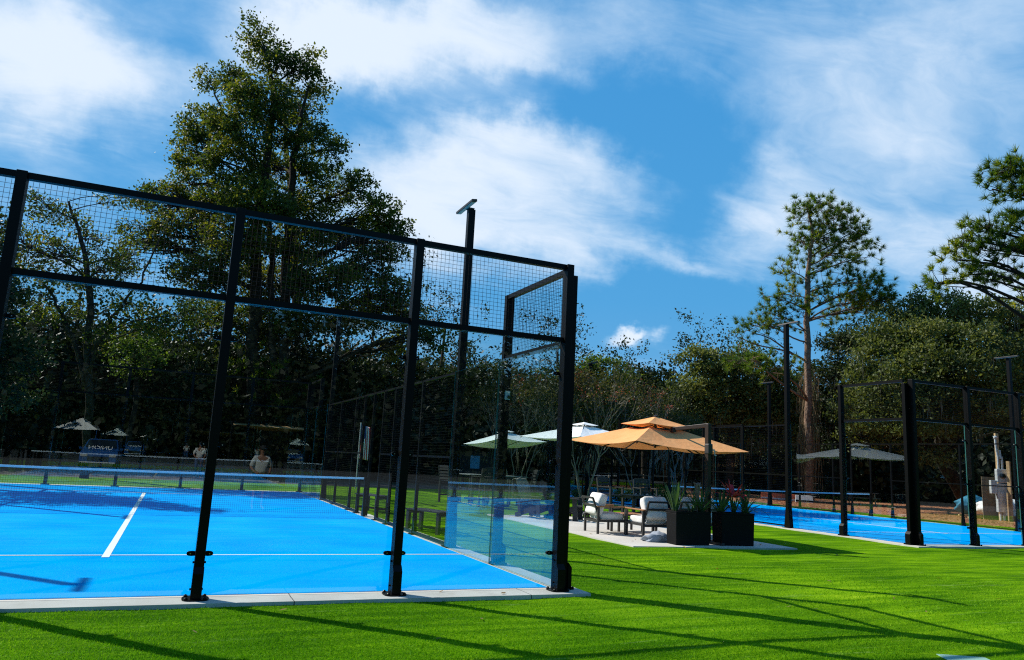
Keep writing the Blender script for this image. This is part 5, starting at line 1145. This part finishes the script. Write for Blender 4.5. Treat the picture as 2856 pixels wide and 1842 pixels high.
# ------------------------------------------------------------------ what stands behind the camera and shows in the glass
def person(loc, rz, label, shirt, legs, h=1.68, seed=1, arm='hips'):
    root = empty('person', loc, rz, label, 'person'); s = h / 1.75
    J = {'pelvis': (0, 0, .95), 'waist': (0, .0, 1.08), 'chest': (0, -.01, 1.30), 'neck': (0, 0, 1.46), 'throat': (0, .01, 1.52), 'head': (0, .02, 1.62), 'crown': (0, .01, 1.72),
         'shL': (.18, 0, 1.41), 'shR': (-.18, 0, 1.41), 'elL': (.27, -.04, 1.14), 'elR': (-.27, -.04, 1.14), 'wrL': (.20, .16, 1.02), 'wrR': (-.20, .16, 1.02),
         'hipL': (.10, 0, .90), 'hipR': (-.10, 0, .90), 'knL': (.12, .03, .50), 'knR': (-.12, .03, .50), 'anL': (.13, -.02, .09), 'anR': (-.13, -.02, .09), 'toL': (.15, .17, .04), 'toR': (-.15, .17, .04)}
    RR = {'pelvis': (.15, .11), 'waist': (.145, .10), 'chest': (.165, .115), 'neck': (.06, .06), 'throat': (.052, .052), 'head': (.078, .092), 'crown': (.06, .07), 'shL': (.06, .06), 'shR': (.06, .06), 'elL': (.042, .042), 'elR': (.042, .042), 'wrL': (.028, .028), 'wrR': (.028, .028),
          'hipL': (.09, .09), 'hipR': (.09, .09), 'knL': (.058, .058), 'knR': (.058, .058), 'anL': (.04, .04), 'anR': (.04, .04), 'toL': (.035, .035), 'toR': (.035, .035)}
    E_ = [('pelvis', 'waist'), ('waist', 'chest'), ('chest', 'neck'), ('neck', 'throat'), ('throat', 'head'), ('head', 'crown'), ('chest', 'shL'), ('chest', 'shR'), ('shL', 'elL'), ('shR', 'elR'), ('elL', 'wrL'), ('elR', 'wrR'), ('pelvis', 'hipL'), ('pelvis', 'hipR'), ('hipL', 'knL'), ('hipR', 'knR'), ('knL', 'anL'), ('knR', 'anR'), ('anL', 'toL'), ('anR', 'toR')]
    def skin(name, keys, edges, m, grow=1.0, extra=0):
        ks = list(keys); V = [tuple(np.array(J[k]) * s) for k in ks]; me = bpy.data.meshes.new(name); me.from_pydata(V, [(ks.index(a), ks.index(b_)) for a, b_ in edges], []); o = link(name, me, m, root)
        o.modifiers.new('skin', 'SKIN').use_smooth_shade = True; sb = o.modifiers.new('sub', 'SUBSURF'); sb.levels = 2; sb.render_levels = 2
        if not me.skin_vertices: me.attributes.new('skin', 'FLOAT', 'POINT') if False else None
        for i, k in enumerate(ks):
            v = me.skin_vertices[0].data[i]; v.radius = (RR[k][0] * s * grow + extra, RR[k][1] * s * grow + extra); v.use_root = (i == 0)
        return o
    def ensure(o): pass
    import bmesh
    def skin2(name, keys, edges, m, extra=0):
        ks = list(keys); bm = bmesh.new(); ly = bm.verts.layers.skin.verify(); vs = []
        for i, k in enumerate(ks):
            v = bm.verts.new(tuple(np.array(J[k]) * s)); v[ly].radius = (RR[k][0] * s + extra, RR[k][1] * s + extra); v[ly].use_root = (i == 0); vs.append(v)
        for a, b_ in edges: bm.edges.new((vs[ks.index(a)], vs[ks.index(b_)]))
        me = bpy.data.meshes.new(name); bm.to_mesh(me); bm.free(); o = link(name, me, m, root); md = o.modifiers.new('skin', 'SKIN'); md.use_smooth_shade = True; sb = o.modifiers.new('sub', 'SUBSURF'); sb.levels = 2; sb.render_levels = 2; return o
    # hands with fingers
    for sd_, w in (('L', 1), ('R', -1)):
        wr = np.array(J['wr' + sd_])
        J['pa' + sd_] = tuple(wr + np.array((-.02 * w, .07, -.02))); RR['pa' + sd_] = (.032, .02); E_.append(('wr' + sd_, 'pa' + sd_))
        for f_ in range(5):
            k1 = f'f{sd_}{f_}a'; k2 = f'f{sd_}{f_}b'; off = (f_ - 1.5) * .02
            if f_ == 4: J[k1] = tuple(wr + np.array((.01 * w, .06, .035))); J[k2] = tuple(wr + np.array((-.0 * w, .10, .05)))
            else: J[k1] = tuple(wr + np.array((-.03 * w, .115, -.03 - off))); J[k2] = tuple(wr + np.array((-.06 * w, .15 - abs(off) * .4, -.05 - off)))
            RR[k1] = (.009, .009); RR[k2] = (.007, .007); E_.append(('pa' + sd_, k1)); E_.append((k1, k2))
    skin2('body', J.keys(), E_, M['skin'])
    sk = ['pelvis', 'waist', 'chest', 'shL', 'shR', 'elL', 'elR']; skin2('shirt', sk, [e_ for e_ in E_ if e_[0] in sk and e_[1] in sk], M[shirt], .016)
    tk = ['pelvis', 'hipL', 'hipR', 'knL', 'knR'] + (['anL', 'anR'] if legs == 'jeans' else []); skin2('trousers', tk, [e_ for e_ in E_ if e_[0] in tk and e_[1] in tk], M[legs], .014)
    b = MB(); V = []; F = []; n = 14
    for i in range(7):
        ph = i / 6 * PI * .52; 
        for j in range(n):
            a = 2 * PI * j / n; rr = .105 * math.sin(max(ph, .02)); V.append((rr * math.cos(a) * s * .9, (.02 + rr * math.sin(a) * 1.1) * s, (1.66 + .10 * math.cos(ph)) * s))
    F = [(i * n + j, i * n + (j + 1) % n, (i + 1) * n + (j + 1) % n, (i + 1) * n + j) for i in range(6) for j in range(n)]
    b.add(V, F); b.add([(-.07 * s, .12 * s, 1.665 * s), (.07 * s, .12 * s, 1.665 * s), (.05 * s, .2 * s, 1.65 * s), (-.05 * s, .2 * s, 1.65 * s)], [(0, 1, 2, 3)]); b.build('cap', M['hair'], root, smooth=True)
    fc = MB(); fc.tube([(0, .108 * s, 1.635 * s), (0, .125 * s, 1.60 * s), (0, .11 * s, 1.59 * s)], [.006, .013, .006], 6); fc.build('nose', M['skin'], root, smooth=True)
    for w in (-1, 1): MB().tube([(w * .03 * s, .094 * s, 1.63 * s), (w * .03 * s, .104 * s, 1.63 * s)], [.011, .006], 8).build('eye', M['hair'], root); MB().tube([(w * .078 * s, .02 * s, 1.64 * s), (w * .088 * s, .01 * s, 1.62 * s), (w * .078 * s, .02 * s, 1.59 * s)], [.008, .014, .008], 6).build('ear', M['skin'], root)
    MB().tube([(-.022 * s, .103 * s, 1.565 * s), (0, .108 * s, 1.563 * s), (.022 * s, .103 * s, 1.565 * s)], [.003, .005, .003], 6).build('mouth', mat('lips', (.2, .07, .06), .6) if 'lips' not in M else M['lips'], root)
    return root
M['lips'] = mat('lips', (.2, .07, .06), .6)
person((-2.27, -11.9, -.05), -.15, 'person in a pale grey t-shirt and dark cap, mirrored in the glass', 'shirt', 'trousers', 1.62)
person((-3.2, -30.0, -.05), -.1, 'small distant person in a white shirt and blue trousers, mirrored in the glass', 'shirt2', 'jeans', 1.7)

def car(loc, rz, label, paint, text=None):
    root = empty('parked_car', loc, rz, label, 'car'); 
    # front looks along +y; a hatchback outline extruded across x, narrowed toward the roof
    prof = [(-2.05, .35), (-2.1, .75), (-2.0, 1.0), (-1.75, 1.45), (-1.3, 1.62), (.2, 1.60), (1.0, 1.10), (1.75, .95), (2.1, .75), (2.12, .35)]
    V = []; n = len(prof)
    for sx in (-1, 1):
        for (y, z) in prof: V.append((sx * (.90 if z < 1.05 else .90 - (z - 1.0) * .30), y, z))
    F = [tuple(range(n)), tuple(range(n, 2 * n))[::-1]] + [(i, n + i, n + (i + 1) % n, (i + 1) % n) for i in range(n)]
    b = MB(); b.add(V, F); b.build('body', M[paint], root, bevel=.05)
    b = MB(); b.add([(-.66, .34, 1.545), (.66, .34, 1.545), (.76, .98, 1.145), (-.76, .98, 1.145), (-.66, .36, 1.565), (.66, .36, 1.565), (.76, 1.0, 1.165), (-.76, 1.0, 1.165)], [(0, 3, 2, 1), (4, 5, 6, 7), (0, 1, 5, 4), (1, 2, 6, 5), (2, 3, 7, 6), (3, 0, 4, 7)]); b.build('windscreen', M['carglass'], root)
    b = MB(); b.hexa([(-.72, -2.0, 1.04), (.72, -2.0, 1.04), (.62, -1.75, 1.44), (-.62, -1.75, 1.44), (-.72, -2.03, 1.05), (.72, -2.03, 1.05), (.62, -1.78, 1.45), (-.62, -1.78, 1.45)]); b.build('rear_window', M['carglass'], root)
    for sx in (-1, 1):
        b = MB(); b.add([(sx * .885, -1.5, 1.08), (sx * .885, .7, 1.08), (sx * .77, .15, 1.5), (sx * .77, -1.3, 1.5), (sx * .90, -1.5, 1.08), (sx * .90, .7, 1.08), (sx * .79, .15, 1.5), (sx * .79, -1.3, 1.5)], [(0, 1, 2, 3), (7, 6, 5, 4), (0, 4, 5, 1), (1, 5, 6, 2), (2, 6, 7, 3), (3, 7, 4, 0)]); b.build('side_window', M['carglass'], root)
        for y in (-1.3, 1.35):
            w = MB(); w.tube([(sx * .72, y, .33), (sx * .92, y, .33)], [.33, .33], 20); wo = w.build('wheel', M['rubber'], root); MB().tube([(sx * .90, y, .33), (sx * .935, y, .33)], [.2, .17], 16).build('rim', M['pvc'], wo)
        MB().box((sx * .68, 2.08, .72), (.34, .10, .14)).build('headlight', M['lens'], root, bevel=.02)
        MB().box((sx * 1.0, .75, 1.08), (.18, .1, .12)).build('mirror', M[paint], root, bevel=.02)
    MB().box((0, 2.12, .55), (1.0, .06, .22)).build('grille', M['planter'], root)
    MB().box((0, 2.13, .36), (1.7, .08, .05)).build('bumper_trim', M['white'], root)
    if text:
        cu = bpy.data.curves.new('lettering', 'FONT'); cu.body = text; cu.size = .36; cu.extrude = .006; cu.align_x = 'CENTER'; cu.align_y = 'CENTER'
        to = bpy.data.objects.new('lettering', cu); C.objects.link(to); to.location = (0, 1.44, 1.055); to.rotation_euler = (math.radians(13), 0, PI); cu.materials.append(M['white'])
        dg = bpy.context.evaluated_depsgraph_get(); me = bpy.data.meshes.new_from_object(to.evaluated_get(dg)); mo = link('lettering', me, None, root); mo.location = (0, 1.40, 1.13); mo.rotation_euler = (math.radians(45), 0, PI)
        mo.scale = (1.0, 1.0, 1.0); bpy.data.objects.remove(to)
    return root
car((-8.0, -40.0, -.05), 0, 'blue car with white lettering on its bonnet, mirrored low in the left glass', 'carblue', 'UNION')
def canopy_tent(loc, rz, label, s=1.5, h=2.3):
    e = empty('pop_up_tent', loc, rz, label, 'canopy tent', 'pop-up tents across the parking lot'); V, F = canopy_surface(h, h + .9, s, s, .02, sag=.1); b = MB(); b.add(V, F); thicken(b.build('canopy', M['canvas'], e), .006)
    for sx in (-1, 1):
        for sy in (-1, 1): MB().cyl((sx * s * .96, sy * s * .96, 0), (sx * s * .96, sy * s * .96, h), .03, 8).build('leg', M['carblue'], e)
canopy_tent((-11.0, -58.0, -.05), .15, 'white pop-up tent above the mirrored blue car', 1.5)
canopy_tent((-6.8, -60.0, -.05), .5, 'smaller white pop-up tent right of the mirrored blue car', 1.3, 2.0)

# grass blades on the nearest lawn
def blades_near():
    r = np.random.default_rng(77); n = 330000
    u = r.uniform(0, 1, n); dpt = 1.0 / (1 / 3.6 + u * (1 / 15.0 - 1 / 3.6)); px = r.uniform(-60, 2920, n)
    d = CF[:2][None] + CR[:2][None] * ((px - 1428) / FPX)[:, None]; d /= np.linalg.norm(d, axis=1)[:, None]; P = CAM[:2] + d * dpt[:, None]
    # keep only lawn
    k = ~((P[:, 0] < .33) & (P[:, 1] > -.38)) & ~((P[:, 0] > 3.93) & (P[:, 1] > 3.9) & (P[:, 0] < 7.95)) & ~((np.abs(P[:, 0] - 2.25) < .34) & (np.abs(P[:, 1] + 3.66) < .28)) & (P[:, 0] < 11.8) & (P[:, 1] > -9)
    P = P[k]; n = len(P); a = r.uniform(0, 2 * PI, n); h = r.uniform(.010, .026, n); w = .0016 + .0004 * np.hypot(*(P - CAM[:2]).T) / 2
    s = np.stack([np.cos(a), np.sin(a), 0 * a], 1) * w[:, None]; ln = r.normal(size=(n, 3)) * .010; ln[:, 2] = 0; b = np.column_stack([P, lawn_z(P[:, 0], P[:, 1]) - .001])
    V = np.stack([b - s, b + s, b + ln + np.column_stack([0 * h, 0 * h, h])], 1).reshape(-1, 3)
    o = fastmesh('turf_blades', V, np.arange(3 * n).reshape(-1, 3), M['blade']); tag(o, 'short bright green artificial turf blades on the near lawn', 'turf', kind='stuff')
M['blade'] = leaf_mat('turf_blade', (.04, .15, .001), (.12, .31, .003), (.30, .46, .02), mix=.25)
M['blade'].node_tree.nodes['Principled BSDF'].inputs['Specular IOR Level'].default_value = .05
blades_near()

def fallen():
    r = np.random.default_rng(55); n = 90; d_ = r.uniform(3.5, 22, n) ; px = r.uniform(0, 2856, n); d = CF[:2][None] + CR[:2][None] * ((px - 1428) / FPX)[:, None]; d /= np.linalg.norm(d, axis=1)[:, None]; P = CAM[:2] + d * d_[:, None]
    z = np.where((P[:, 0] < .3) & (P[:, 1] > -.36), .010, np.where((P[:, 0] > 3.95) & (P[:, 0] < 7.9) & (P[:, 1] > 4.2), -.006, lawn_z(P[:, 0], P[:, 1]) + .016)); k = (P[:, 0] < 11.5) & ~((P[:, 0] < .05) & (P[:, 1] > .0)); P = P[k]; z = z[k]; n = len(P)
    a = r.uniform(0, 2 * PI, n); l = r.uniform(.02, .055, n)[:, None]; u = np.stack([np.cos(a), np.sin(a), r.uniform(-.2, .4, n)], 1) * l; v = np.stack([-np.sin(a), np.cos(a), r.uniform(-.2, .3, n)], 1) * l * .4; c = np.column_stack([P, z + .004])
    V = np.stack([c - u, c + v, c + u, c - v], 1).reshape(-1, 3); o = fastmesh('fallen_leaves', V, np.arange(4 * n).reshape(-1, 4), leaf_mat('dry_leaf', (.12, .06, .02), (.28, .16, .06), (.40, .30, .12), mix=.1)); tag(o, 'small dry brown leaves scattered over the lawn and slab', 'leaves', kind='stuff')
fallen()
